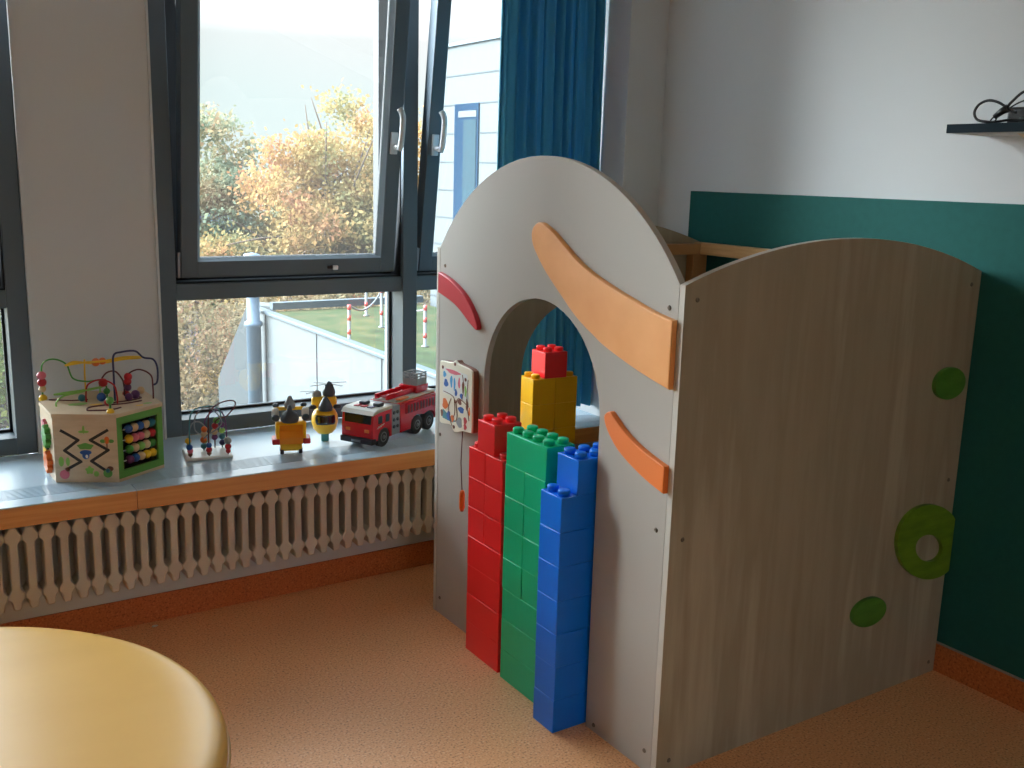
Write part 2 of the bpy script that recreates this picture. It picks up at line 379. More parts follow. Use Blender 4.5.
# ------------------------------------------------------------------ windows
ZT = 2.72
def pane(mb, x0, x1, y, z0, z1):
    mb.box(x0, x1, y, y+.005, z0, z1); return mb
def make_light(win, x0, x1, tilt, handle_side, detail=True, lipl=.06):
    """fixed pane below the transom (z .572-1.019), tilting sash above it"""
    gk = MB()
    # glazing bead around the fixed pane
    q = .009
    for (a, b, c, d) in ((x0, x0+q, .572, 1.019), (x1-q, x1, .572, 1.019)): gk.box(a, b, 3.800, 3.818, c, d)
    gk.box(x0, x1, 3.800, 3.818, .572, .572+q); gk.box(x0, x1, 3.800, 3.818, 1.019-q, 1.019)
    gk.build('glazing_bead', 'gasket', win)
    pane(MB(), x0+.004, x1-.004, 3.819, .575, 1.016).build('pane', 'glass', win)
    # dark rebate liner round the tilting sash
    g = MB()
    g.box(x0, x0+.004, 3.712, 3.86, 1.079, 2.66); g.box(x1-.004, x1, 3.712, 3.86, 1.079, 2.66)
    g.box(x0, x1, 3.712, 3.86, 1.079, 1.083)
    g.box(x0, x0+lipl, 3.79, 3.81, 1.083, 2.66); g.box(x1-.062, x1, 3.79, 3.84, 1.083, 2.66); g.box(x0, x1, 3.79, 3.81, 1.083, 1.12)
    g.build('gasket', 'gasket', win)
    # sash, local frame at bottom inner edge
    s = bpy.data.objects.new('sash', None); COL.objects.link(s); s.parent = win
    a, b = x0+.022, x1-.030
    s.location = (a, 3.715, 1.098); s.rotation_euler = (math.radians(tilt), 0, 0)
    w = b-a; h = 1.545; t = .06
    fr_ = MB()
    fr_.box(0, t, 0, .06, 0, h, bev=.003); fr_.box(w-t, w, 0, .06, 0, h, bev=.003)
    fr_.box(t, w-t, .0005, .0595, 0, t, bev=.002); fr_.box(t, w-t, .0005, .0595, h-t, h, bev=.002)
    fr_.build('sash_frame', 'frame', s)
    gk = MB(); q = .008
    gk.box(t, t+q, .026, .052, t, h-t); gk.box(w-t-q, w-t, .026, .052, t, h-t); gk.box(t, w-t, .026, .052, t, t+q); gk.box(t, w-t, .026, .052, h-t-q, h-t)
    gk.build('pane_gasket', 'gasket', s)
    bd = MB(); c_ = .014                          # sloping glazing beads, coloured pale for reflected sky
    bd.prism([(0, 0), (0, .022), (-c_, .022)], lambda a, b, tt: Vector((w-t+a, b+.004, tt)), t, h-t)
    bd.prism([(0, 0), (0, .022), (c_, .022)], lambda a, b, tt: Vector((t+a, b+.004, tt)), t, h-t)
    bd.prism([(0, 0), (0, .022), (c_*.6, .022)], lambda a, b, tt: Vector((tt, b+.004, t+a)), t, w-t)
    bd.build('glazing_bead', 'bead', s)
    pane(MB(), t+.002, w-t-.002, .040, t+.002, h-t-.002).build('pane', 'glass', s)
    hx = (w-t*.5) if handle_side == 'r' else t*.5
    hz = .515; hx -= .006 if handle_side == 'r' else 0
    hd = MB(); hd.box(hx-.015, hx+.015, -.011, 0, hz-.042, hz+.042, bev=.003)
    hd.tube([(hx+.004, -.008, hz-.012), (hx+.004, -.05, hz-.012)], .011, 10)
    hd.tube(catmull([(hx+.004, -.046, hz-.02), (hx+.006, -.055, hz+.01), (hx+.006, -.058, hz+.09), (hx+.002, -.055, hz+.118), (hx-.006, -.046, hz+.135)], 5), .0115, 10)
    hd.build('handle', 'alu', s)
    if detail:
        MB().box(-.012, -.001, .004, .02, .0, .095, bev=.002).build('hinge', 'hinge', s)
    MB().box(w*.66, w*.66+.02, -.010, 0, .022, .036, bev=.002).build('latch', 'gasket', s)
    MB().box(w*.66+.02, w*.66+.042, -.013, 0, .018, .035, bev=.003).build('latch', 'alu', s)
def make_window(name, x0, x1, mulls, lights, label):
    w = empty_struct(name, (0, 0, 0), label)
    F = MB()
    Y0, Y1 = 3.70, 3.86
    F.box(x0, x0+.063, Y0, Y1, SZ, ZT, bev=.002); F.box(x1-.063, x1, Y0, Y1, SZ, ZT, bev=.002)
    for m0, m1 in mulls: F.box(m0, m1, Y0-.012, Y1, SZ, ZT, bev=.002)
    edges = [x0+.063]+[v for m in mulls for v in m]+[x1-.063]
    for i in range(0, len(edges), 2):
        a, b = edges[i], edges[i+1]
        F.box(a, b, Y0, Y1, SZ+.002, .572, bev=.002); F.box(a, b, Y0, Y1, 1.019, 1.079, bev=.002); F.box(a, b, Y0, Y1, ZT-.06, ZT, bev=.002)
    F.build('window_frame', 'frame', w)
    for (a, b, t, hs) in lights: make_light(w, a, b, t, hs, lipl=.02 if a == 1.932 else .06)
    return w
make_window('window_2', .897, 2.57, [(1.868, 1.932)], [(.96, 1.868, 7.6, 'r'), (1.932, 2.507, 7.6, 'l')], 'grey framed tilt window with an upper sash tipped open')
make_window('window_1', -2.47, .467, [(-.565, -.502), (-1.535, -1.472)], [(-.502, .404, 7.6, 'r'), (-1.472, -.565, 0, 'l'), (-2.407, -1.535, 0, 'r')], 'grey framed window left of the white pier')

make_window('window_added_left', -4.75, -2.87, [(-3.842, -3.778)], [(-3.778, -2.933, 0, 'r'), (-4.687, -3.842, 0, 'l')], 'unseen grey framed window added farther along to let in daylight')  # window added out of view to brighten floor and play house front
# curtain
def curtain(name, label, x0, x1, yc, z0, z1, amp, n):
    mb = MB(); cols = 170; rows = 24; V = []
    rnd = random.Random(3); ph = [rnd.random()*6 for _ in range(6)]
    for j in range(rows+1):
        z = z0+(z1-z0)*j/rows; row = []; spread = 1-.05*(j/rows)
        for i in range(cols+1):
            q = i/cols; x = x0+(x1-x0)*(.0+q*spread+(1-spread)*.4)
            k = n*q*2*PI+.5*math.sin(q*7+ph[0])+.9*math.sin(q*3.1+ph[1])+.35*math.sin(z*1.3+q*9)
            y = yc+amp*math.sin(k)*(.7+.3*math.sin(q*11+ph[2]))+amp*.38*math.sin(2.3*k+ph[3]+z*.8)
            row.append(mb.bm.verts.new((x+.006*math.cos(k), y, z+(.004*math.sin(k) if j == 0 else 0))))
        V.append(row)
    for j in range(rows):
        for i in range(cols): mb._f([V[j][i], V[j][i+1], V[j+1][i+1], V[j+1][i]], True)
    o = mb.build(name, 'curtain')
    so = o.modifiers.new('s', 'SOLIDIFY'); so.thickness = .002
    return tag(o, label, 'curtain')
curtain('curtain', 'teal blue floor-length pleated curtain hanging beside the corner pillar', 2.085, 2.567, 3.315, .555, 2.78, .026, 9)

# ------------------------------------------------------------------ play house
X0, X1, Y0, Y1, ZC = 1.59, 2.744, 1.712, 2.896, 1.262
ph = thing('play_house', 'beige wooden play house with arched doorway and curved top edges', 'play house', (X0, Y0, 0))
def L(o):  # put world-built geometry under the thing
    o.parent = ph; o.matrix_parent_inverse = Matrix.Translation((-X0, -Y0, 0)); return o
def arc(u0, u1, zc, rise, n=48):
    c = u1-u0; R = c*c/(8*rise)+rise/2; uc = (u0+u1)/2; z0 = zc+rise-R
    a = math.asin(c/2/R)
    return [(uc+R*math.sin(a-2*a*i/n), z0+R*math.cos(a-2*a*i/n)) for i in range(n+1)]
def door(uc, rr, zs, n=40):   # from low u to high u
    return [(uc-rr, 0)]+[(uc-rr*math.cos(PI*i/n), zs+rr*math.sin(PI*i/n)) for i in range(n+1)]+[(uc+rr, 0)]
fp = [(Y0+.021, 0)]+door(2.298, .290, .872)+[(Y1-.019, 0)]+arc(Y0+.021, Y1-.019, ZC, .291)
L(MB().prism(fp, lambda a, b, t: Vector((t, a, b)), X0+.020, X0+.001, bev=.001).build('front_panel', 'lam'))
sp = [(X0, 0), (X1, 0)]+arc(X0, X1, ZC, .101)
def panel_with_edge(name, pts, fn, t0, t1, face):
    o = MB().prism(pts, fn, t0, t1, bev=.0012).build(name, [face, 'lam_edge'])
    for p_ in o.data.polygons:                         # edge banding on the rim faces
        if abs(p_.normal.y) < .6: p_.material_index = 1
    return L(o)
panel_with_edge('side_panel', sp, lambda a, b, t: Vector((a, t, b)), Y0+.019, Y0, 'lam_grain')
fpn = [(X0, 0)]+door(2.172, .25, .82)+[(X1, 0)]+arc(X0, X1, ZC, .101)
panel_with_edge('side_panel', fpn, lambda a, b, t: Vector((a, t, b)), Y1-.019, Y1, 'lam_grain')
# pine rails and posts
for (x0, x1, y0, y1, z0, z1, nm, mm) in ((2.70, 2.738, Y0+.02, Y1-.02, 1.222, 1.266, 'rail', 'rail'),
        (2.20, 2.70, Y1-.058, Y1-.02, 1.222, 1.262, 'rail', 'post'),
        (2.665, 2.735, Y1-.058, Y1-.0195, 0, 1.222, 'post', 'post'), (2.70, 2.735, Y0+.0195, Y0+.058, 0, 1.222, 'post', 'post'),
        (X0+.021, X0+.055, Y0+.0195, Y0+.055, 0, 1.20, 'post', 'post'), (X0+.021, X0+.055, Y1-.055, Y1-.0195, 0, 1.20, 'post', 'post')):
    L(MB().box(x0, x1, y0, y1, z0, z1, bev=.002).build(nm, mm))
def screw(p, ax):
    T = Matrix.Translation(p) @ (Matrix.Rotation(-PI/2, 4, 'Y') if ax == 'x' else Matrix.Rotation(PI/2, 4, 'X'))
    L(MB().lathe([(.0, -.0005), (.0062, -.0005), (.0062, .001), (.0045, .0028), (.002, .003), (.0018, .0015), (0, .0015)], 14, T).build('screw', 'screw'))
for y, z in ((2.842, 1.207), (1.764, 1.204), (2.85, .058), (1.76, .056), (1.972, .02), (2.862, .64), (1.765, .654)): screw((X0+.001, y, z), 'x')
for x, z in ((1.629, 1.227), (2.701, 1.225), (2.703, .635), (1.633, .041), (2.713, .037), (1.631, .639)): screw((x, Y0, z), 'y')
BIG = [(2.303, 1.373), (2.323, 1.358), (2.329, 1.337), (2.32, 1.309), (2.294, 1.279), (2.263, 1.249), (2.221, 1.216), (2.171, 1.18), (2.123, 1.146), (2.077, 1.12), (2.032, 1.10), (1.987, 1.080), (1.897, 1.052), (1.816, 1.031), (1.734, 1.014), (1.734, 1.178), (1.807, 1.19), (1.89, 1.211), (1.978, 1.235), (2.05, 1.258), (2.118, 1.287), (2.181, 1.324), (2.229, 1.352), (2.27, 1.37), (2.287, 1.374)]
LOW = [(1.959, .912), (1.971, .896), (1.956, .865), (1.915, .827), (1.861, .799), (1.794, .774), (1.732, .758), (1.732, .826), (1.78, .837), (1.841, .855), (1.893, .879), (1.932, .905), (1.946, .914)]
RED = [(2.862, 1.119), (2.809, 1.108), (2.754, 1.093), (2.707, 1.072), (2.661, 1.047), (2.626, 1.031), (2.617, 1.03), (2.611, 1.035), (2.612, 1.044), (2.624, 1.065), (2.65, 1.094), (2.69, 1.125), (2.743, 1.152), (2.797, 1.171), (2.845, 1.182), (2.862, 1.185)]
def smooth_outline(P, corners, n=4):
    """Catmull-Rom between sharp corners (indices)"""
    out = []; cs = sorted(corners)
    for a, b in zip(cs, cs[1:]+[cs[0]+len(P)]):
        seg = [Vector((P[i % len(P)][0], P[i % len(P)][1], 0)) for i in range(a, b+1)]
        out += [(v.x, v.y) for v in (catmull(seg, n)[:-1] if len(seg) > 2 else seg[:-1])]
    return out
xf = lambda a, b, t: Vector((t, a, b))
yf = lambda a, b, t: Vector((a, t, b))
for P, cn, mm, lb in ((BIG, (14, 15), 'swoosh', 'large light orange curved ornament'), (LOW, (6, 7), 'swoosh2', 'small deep orange curved ornament'), (RED, (0, 15), 'fin', 'crimson curved ornament')):
    o = L(MB().prism(smooth_outline(P, cn), xf, X0+.001, X0-.015, bev=.003).build('curved_ornament', mm)); o['label'] = lb
def ell(cx, cz, a, b, rot, n=40, clipx=None):
    o = []
    for i in range(n):
        t = 2*PI*i/n; x = a*math.cos(t); z = b*math.sin(t)
        px, pz = cx+x*math.cos(rot)-z*math.sin(rot), cz+x*math.sin(rot)+z*math.cos(rot)
        if clipx: px = min(px, clipx)
        o.append((px, pz))
    return o
L(MB().prism(ell(2.640, .939, .074, .048, -.08), yf, Y0, Y0-.012, bev=.003).build('round_ornament', 'ell2'))
L(MB().prism(ell(2.378, .283, .077, .045, -.1), yf, Y0, Y0-.012, bev=.003).build('round_ornament', 'ell2'))
# ring: outline with a hole, flat on the right where it meets the panel end
ro, ri = [], []
for i in range(56):
    t = 2*PI*i/56
    px, pz = 2.632+.162*math.cos(t), .452+.118*math.sin(t)-.04*math.cos(t); ro.append((min(px, X1), pz))
    ri.append((2.629+.068*math.cos(t), .434+.043*math.sin(t)-.018*math.cos(t)))
mb = MB(); n = 56
lay = [[mb.bm.verts.new((p[0], yy, p[1])) for p in P] for P, yy in ((ro, Y0), (ro, Y0-.012), (ri, Y0-.012), (ri, Y0))]
for k in range(4):
    A, B = lay[k], lay[(k+1) % 4]
    for i in range(n): mb._f([A[i], A[(i+1) % n], B[(i+1) % n], B[i]])
bmesh.ops.remove_doubles(mb.bm, verts=mb.bm.verts, dist=1e-5)
o = L(mb.build('ring_ornament', 'ell')); o['label'] = 'lime green ring ornament'

# ------------------------------------------------------------------ giant bricks
U = .0485
def brick_mesh(nx, ny, ux=U, uy=U):
    mb = MB(); sx, sy = nx*ux, ny*uy
    mb.box(.0006, sx-.0006, .0006, sy-.0006, 0, .0962, bev=.0018)
    bot = [f for f in mb.bm.faces if f.calc_center_median().z < 1e-4 and abs(f.normal.z) > .9 or (abs(f.calc_center_median().z) < 1e-5)]
    bmesh.ops.delete(mb.bm, geom=bot, context='FACES')
    c0, c1, d1 = .004, sx-.004, sy-.004
    v = [mb.bm.verts.new(p) for p in ((c0, c0, .001), (c1, c0, .001), (c1, d1, .001), (c0, d1, .001), (c0, c0, .092), (c1, c0, .092), (c1, d1, .092), (c0, d1, .092))]
    for q in ((4, 5, 6, 7), (0, 1, 5, 4), (1, 2, 6, 5), (2, 3, 7, 6), (3, 0, 4, 7)): mb._f([v[i] for i in q])
    for i in range(nx):
        for j in range(ny):
            mb.lathe([(.0165, .0955), (.0165, .1085), (.0158, .1105), (.0135, .1118), (0, .1118)], 20, Matrix.Translation(((i+.5)*ux, (j+.5)*uy, 0)))
    return mb
BM = {}
def brick(color, nx, ny, loc, label, group, rz=0, ux=U, uy=U):
    key = (color, nx, ny, ux, uy)
    if key not in BM:
        o = brick_mesh(nx, ny, ux, uy).build(color+'_brick', color); BM[key] = o
    else:
        o = BM[key].copy(); COL.objects.link(o)
    o.location = loc; o.rotation_euler = (0, 0, rz)
    return tag(o, label, 'toy brick', group)
ORD = ['bottom', 'second', 'third', 'fourth', 'fifth', 'sixth', 'seventh', 'eighth', 'ninth']
def row(k): return ORD[k] + (' brick from the floor' if k else ' brick on the floor')
BH = .0965
jit = lambda: random.uniform(-.0008, .0008)
G = 'red bricks in the left stack'
for k in range(4): brick('red', 2, 4, (1.537+jit(), 2.386, k*BH), 'wide red giant brick, %s of the red stack' % row(k), G)
for k in range(4, 7):
    brick('red', 2, 2, (1.537+jit(), 2.386, k*BH), 'red giant brick next to the green stack, %s row from the floor' % ORD[k], G)
    brick('red', 2, 2, (1.537+jit(), 2.4845, k*BH), 'red giant brick nearer the busy board, %s row from the floor' % ORD[k], G)
brick('red', 2, 2, (1.537, 2.4345, 7*BH), 'topmost brick of the red stack, straddling two red bricks', G)
G = 'green bricks in the middle stack'; ug = .0508
for k in range(3): brick('green', 2, 4, (1.533+jit(), 2.162, k*BH), 'wide green giant brick, %s of the green stack' % row(k), G, uy=ug)
for k in range(3, 7):
    brick('green', 2, 2, (1.533+jit(), 2.162, k*BH), 'green giant brick in the half beside the blue stack, %s' % (ORD[k]+' row up'), G, uy=ug)
    brick('green', 2, 2, (1.533+jit(), 2.2652, k*BH), 'green giant brick in the half beside the red stack, %s' % (ORD[k]+' row up'), G, uy=ug)
brick('green', 2, 4, (1.533, 2.1595, 7*BH), 'wide studded top brick of the green stack', G, uy=ug)
G = 'blue bricks in the right stack'
for k in range(7): brick('blue', 4, 2, (1.487+jit(), 2.0205, k*BH), 'blue giant brick, %s of the blue stack' % row(k), G)
brick('blue', 4, 2, (1.5365, 2.0180, 7*BH), 'topmost blue brick, set back one stud on the blue stack', G)
G = 'yellow bricks in the stack behind the doorway'
ry = -.05; yo = Vector((2.022, 2.948, 0)); R2 = Matrix.Rotation(ry, 3, 'Z')
for k in range(5): brick('yellow', 4, 2, yo+Vector((0, 0, k*BH)), 'wide yellow giant brick, %s of the yellow stack' % row(k), G, ry)
for k in range(5, 8):
    brick('yellow', 2, 2, yo+Vector((0, 0, k*BH)), 'yellow giant brick in the left half of the yellow stack, %s row up' % ORD[k], G, ry)
    brick('yellow', 2, 2, yo+R2 @ Vector((2*U, 0, k*BH)), 'yellow giant brick in the right half of the yellow stack, %s row up' % ORD[k], G, ry)
brick('red', 2, 2, yo+R2 @ Vector((U, 0, 8*BH)), 'single red giant brick crowning the yellow stack', 'red brick on the yellow stack', ry)

# ------------------------------------------------------------------ busy board
bo = thing('busy_board', 'small wooden magnetic maze board hung on the play house front', 'busy board', (X0-.025, 2.715, .69))
BOARD = [(2.806, .70), (2.808, .787), (2.808, .888), (2.797, .902), (2.757, .905), (2.727, .908), (2.708, .918), (2.688, .910), (2.631, .906), (2.612, .902), (2.602, .890), (2.6, .809), (2.599, .714), (2.607, .703), (2.653, .698), (2.690, .686), (2.712, .685), (2.730, .700), (2.751, .700), (2.795, .694)]
bl = lambda a, b, t: Vector((t, a-2.70, b-.69))
MB().prism(smooth_outline(BOARD, [0], 3), bl, .025-.001, .006, bev=0).build('backing', 'tbrown', bo)
MB().prism(smooth_outline(BOARD, [0], 3), bl, .006, 0, bev=.002).build('face_plate', 'cream', bo)
rr_ = random.Random(11)
mats_p = ['twhite', 'tsky', 'tpink', 'tblue', 'tor', 'tlime', 'tbrown', 'tteal', 'tgrey', 'tred', 'twood']
mb = MB()
def blob(cy, cz, ra, rb, mi, t=-.0006):
    mb.mi = mi
    P = [(cy+ra*math.cos(2*PI*i/14)*(1+.25*math.sin(3*2*PI*i/14+cy*90)), cz+rb*math.sin(2*PI*i/14)) for i in range(14)]
    mb.prism(P, bl, 0, t)
mb.mi = 0
mb.prism([(2.785, .80), (2.785, .885), (2.63, .885), (2.62, .80)], bl, 0, -.0004)
mb.mi = 7; mb.prism([(2.785, .715), (2.785, .745), (2.70, .72), (2.72, .712)], bl, 0, -.0004)
for a in ((2.775, .862, .010, .010, 1), (2.765, .835, .014, .013, 3), (2.72, .878, .045, .007, 2), (2.73, .845, .008, .02, 1), (2.71, .84, .006, .022, 1), (2.68, .85, .007, .018, 2),
          (2.70, .815, .008, .012, 3), (2.655, .84, .007, .02, 6), (2.64, .83, .006, .018, 5), (2.665, .81, .009, .009, 3),
          (2.77, .765, .018, .018, 4), (2.745, .73, .012, .016, 3), (2.79, .73, .008, .012, 6), (2.72, .725, .010, .012, 4), (2.665, .765, .018, .010, 3),
          (2.675, .79, .012, .010, 6), (2.675, .722, .017, .017, 8), (2.64, .735, .010, .012, 9), (2.64, .715, .009, .01, 9), (2.63, .79, .007, .02, 6), (2.615, .77, .005, .014, 4)):
    blob(*a)
mb.build('printed_picture', mats_p, bo)
g = MB()
for pth in ([(2.78, .805), (2.72, .80), (2.70, .78), (2.68, .80), (2.62, .785)], [(2.71, .79), (2.705, .75), (2.715, .73)], [(2.70, .79), (2.69, .74), (2.70, .72)], [(2.73, .79), (2.745, .76), (2.735, .72), (2.72, .70)], [(2.66, .88), (2.65, .84), (2.66, .80)], [(2.625, .87), (2.63, .80), (2.615, .74)]):
    g.tube([bl(q.x, q.y, -.0005) for q in catmull([(a, b, 0) for a, b in pth], 5)], .0014, 6)
g.build('maze_groove', 'tbrown', bo)
for yy, zz in ((2.708, .906), (2.787, .883), (2.64, .868), (2.71, .70)):
    MB().lathe([(0, 0), (.006, 0), (.006, .0015), (0, .003)], 12, rT(0, yy-2.70, zz-.69, ry=-PI/2)).build('screw', 'tbrown', bo)
MB().tube([(.008, 2.668-2.70, .012), (.004, 2.668-2.70, -.10), (.008, 2.665-2.70, -.192)], .0016, 6).build('string', 'tmaroon', bo)
MB().lathe([(0, -.262), (.006, -.262), (.0095, -.25), (.0095, -.205), (.007, -.194), (0, -.190)], 14, Matrix.Translation((.008, 2.664-2.70, 0))).build('magnet_wand', 'tor', bo)

# ------------------------------------------------------------------ padded podium
TX, TY, TZ, TR = -.071, 1.822, .50, .584
pd = thing('padded_podium', 'large round podium padded in glossy yellow vinyl', 'podium', (TX, TY, 0))
prof = [(TR-.004, .46), (TR, .466), (TR-.001, .478), (TR-.008, .489), (TR-.02, .4965), (TR-.04, .4995), (TR-.09, .5005), (.3, .503), (0, .504)]
MB().lathe(prof, 96).build('padded_top', 'vinyl', pd)
ring = [(TR*math.cos(2*PI*i/96), TR*math.sin(2*PI*i/96), .459) for i in range(96)]
MB().tube(ring, .0045, 8, closed=True).build('piping', 'seam', pd)
MB().lathe([(TR-.03, 0), (TR-.004, .002), (TR-.004, .458), (TR-.03, .459)], 96).build('side_skirt', 'vinyl', pd)

# ------------------------------------------------------------------ wall shelf, cable
sh = thing('wall_shelf', 'narrow slate blue shelf high on the white wall', 'shelf', (XR, 1.60, 1.646))
MB().box(-.18, 0, -.75, .167, 0, .024, bev=.001).build('shelf_board', ['shelf'], sh)
MB().box(-.176, -.0, -.745, .162, -.001, .0).build('underside', 'shelf_in', sh)
MB().prism([(0, 0), (0, -.035), (-.03, -.03), (-.12, -.001)], lambda a, b, t: Vector((a, t, b)), -.005, -.04).build('bracket', 'twood', sh)
ca = MB()
zt = 1.671
loop = catmull([(2.60, 1.58, zt+.03), (2.60, 1.62, zt+.05), (2.60, 1.66, zt+.066), (2.60, 1.705, zt+.072), (2.60, 1.745, zt+.06), (2.60, 1.762, zt+.035), (2.60, 1.745, zt+.012), (2.60, 1.70, zt+.004), (2.61, 1.66, zt+.004), (2.62, 1.61, zt+.01), (2.62, 1.56, zt+.008), (2.63, 1.50, zt+.02), (2.62, 1.52, zt+.07), (2.60, 1.56, zt+.095), (2.60, 1.60, zt+.06), (2.60, 1.625, zt+.03)], 8)
loop = [Vector((p.x, p.y if p.y < 1.60 else 1.60+(p.y-1.60)*.62, zt+.004+(p.z-zt-.004)*.82)) for p in loop]
ca.tube(loop, .0037, 8)
ca.tube(catmull([(2.62, 1.62, zt+.035), (2.62, 1.58, zt+.055), (2.62, 1.53, zt+.06), (2.63, 1.48, zt+.03), (2.64, 1.46, zt+.004)], 6), .0022, 8)
ca.tube(catmull([(2.60, 1.640, zt+.018), (2.60, 1.650, zt+.007), (2.60, 1.640, zt+.004), (2.60, 1.633, zt+.012)], 5), .002, 6)
cb = ca.build('cable', 'black'); tag(cb, 'coiled black cable with plug lying on the wall shelf', 'cable')
MB().tube([(2.60, 1.640, zt+.016), (2.60, 1.622, zt+.029), (2.60, 1.605, zt+.038)], .009, 10, radii=[.007, .009, .011]).build('plug', 'blackp', cb)
ad = thing('power_adapter', 'black plastic power adapter beside the cable on the wall shelf', 'power adapter', (2.700, 1.578, 1.670))
MB().box(-.05, .05, -.12, .06, 0, .045, bev=.008).build('housing', 'blackp', ad)
MB().box(-.058, -.051, -.12, .02, .0, .016, bev=.003).build('clip', 'olive', ad)

# ------------------------------------------------------------------ activity cube (hexagonal)
AR = .197; acx, acy = .628, 3.418; a0 = math.radians(-88)
ac = thing('activity_cube', 'hexagonal wooden activity cube with bead wires on top', 'activity toy', (acx, acy, SZ))
hexv = [Vector((AR*math.cos(a0+k*PI/3), AR*math.sin(a0+k*PI/3), 0)) for k in range(6)]   # 0 is the near corner
HZ = .222
def hexpts(s): return [(v.x*s, v.y*s) for v in hexv]
zf = lambda a, b, t: Vector((a, b, t))
MB().prism(hexpts(1.0), zf, HZ-.012, HZ, bev=.001).build('top_plate', 'toywood', ac)
MB().prism(hexpts(.985), zf, 0, .01).build('bottom_plate', 'toywood', ac)
def facet(i):
    """frame of the side from vertex i to i+1: origin, along, outward normal, length"""
    a, b = hexv[i]*.985, hexv[(i+1) % 6]*.985
    al = (b-a).normalized(); nrm = ((a+b)/2).normalized()
    return a, al, nrm, (b-a).length
def fq(i, off=0.0):
    a, al, nrm, ln = facet(i)
    return (lambda uu, vv, t: a+al*uu+nrm*(t+off)+Vector((0, 0, vv))), ln
for i in range(6):
    fn, ln = fq(i)
    if i == 0: continue
    MB().prism([(0, .01), (ln, .01), (ln, HZ-.012), (0, HZ-.012)], fn, -.008, 0).build('side_panel', 'toywood', ac)
# side 5 -> from vertex 5 to 0 is the front face; side 0 the abacus; side 4 the gears
fn, ln = fq(0)
def rect(a, b, c, d): return [(a, b), (c, b), (c, d), (a, d)]
fr_ = MB()
for q in (rect(0, .01, ln, .034), rect(0, HZ-.036, ln, HZ-.012), rect(0, .034, .022, HZ-.036), rect(ln-.022, .034, ln, HZ-.036)): fr_.prism(q, fn, -.008, .0)
fr_.build('abacus_frame', 'tfrog', ac)
MB().prism(rect(.01, .02, ln-.01, HZ-.03), fn, -.05, -.045).build('abacus_backing', 'tdark', ac)
bc = [['tblue', 'twood', 'tblue', 'twood', 'tteal'], ['tyel', 'tpink', 'tpink', 'twood', 'tred'], ['tgreen', 'twood', 'tlime', 'twood', 'tgreen'], ['tpurple', 'tblue', 'twood', 'tyel', 'tyel']]
for k in range(4):
    z = HZ-.062-k*.034
    rod = MB().tube([fn(.022, z, -.016), fn(ln-.022, z, -.016)], .002, 6).build('rod', 'twhite', ac)
    for j in range(5):
        c = fn(.062+j*.0245, z, -.016)
        MB().ball(c, .0145, sz=1, seg=12).build('bead', bc[k][j], rod)
# front face prints and zigzag slots (side 5)
fn, ln = fq(5)
pr = MB()
def stroke(P, w, t, mb, mi):
    mb.mi = mi
    for p, q in zip(P, P[1:]):
        d = (Vector(q)-Vector(p)).normalized(); nn = Vector((-d.y, d.x))*w/2; e = d*w*.35
        a, b = Vector(p)-e, Vector(q)+e
        mb.prism([tuple(a+nn), tuple(a-nn), tuple(b-nn), tuple(b+nn)], fn, 0, t)
zz1 = [(.025, .168), (.075, .138), (.032, .104), (.08, .068), (.035, .042)]
zz2 = [(.165, .170), (.112, .138), (.165, .106), (.112, .070), (.15, .042)]
sl = MB(); stroke(zz1, .009, .0005, sl, 0); stroke(zz2, .009, .0005, sl, 0)
sl.build('zigzag_slot', 'tdark', ac)
def fblob(mb, cx, cz, ra, rb, mi, t=.0008, k=0, ph_=0):
    mb.mi = mi; mb.prism([(cx+ra*(1+k*math.sin(5*a+ph_))*math.cos(a), cz+rb*(1+k*math.sin(5*a+ph_))*math.sin(a)) for a in [2*PI*i/20 for i in range(20)]], fn, 0, t)
pm = ['tlime', 'tfrog', 'tblue', 'tor', 'tbrown', 'twhite', 'tpink']
fblob(pr, .093, .172, .004, .013, 0); fblob(pr, .086, .165, .009, .004, 0); fblob(pr, .100, .165, .009, .004, 0)
fblob(pr, .096, .118, .024, .010, 1, k=.12); fblob(pr, .096, .098, .018, .008, 2); fblob(pr, .096, .088, .011, .012, 2); fblob(pr, .099, .085, .004, .006, 5, .0012)
fblob(pr, .162, .138, .008, .012, 3); fblob(pr, .150, .135, .009, .006, 1); fblob(pr, .175, .135, .009, .006, 1); fblob(pr, .162, .122, .002, .012, 4, .0007)
fblob(pr, .020, .068, .008, .016, 0); fblob(pr, .040, .068, .006, .014, 0); fblob(pr, .028, .026, .015, .015, 6)
fblob(pr, .105, .040, .012, .012, 0, k=.2); fblob(pr, .125, .028, .008, .009, 0); fblob(pr, .16, .03, .014, .014, 1); fblob(pr, .168, .045, .010, .008, 4)
pr.build('printed_picture', pm, ac)
for (cu, cv, mm) in ((.028, .044, 'tbrown'), (.150, .040, 'tteal')):
    MB().lathe([(0, 0), (.006, 0), (.007, .006), (.004, .010), (0, .011)], 12, Matrix.Translation(fn(cu+.012, cv, 0)) @ facet(5)[2].to_track_quat('Z', 'Y').to_matrix().to_4x4()).build('sliding_peg', mm, ac)
# gears on side 4
fn, ln = fq(4)
for (cu, cv, rr, mm, tk) in ((.09, .150, .030, 'tpink', .010), (.125, .135, .034, 'tgreen', .016), (.075, .118, .024, 'tlilac', .010), (.10, .098, .016, 'tnavy', .008),
                             (.095, .075, .024, 'tyel', .010), (.13, .052, .032, 'tor', .016), (.09, .035, .026, 'tsky', .010)):
    P = [(cu+rr*(1+.12*math.copysign(1, math.sin(9*a)))*math.cos(a), cv+rr*(1+.12*math.copysign(1, math.sin(9*a)))*math.sin(a)) for a in [2*PI*i/54 for i in range(54)]]
    MB().prism(P, fn, .0, tk, bev=.001).build('gear', mm, ac)
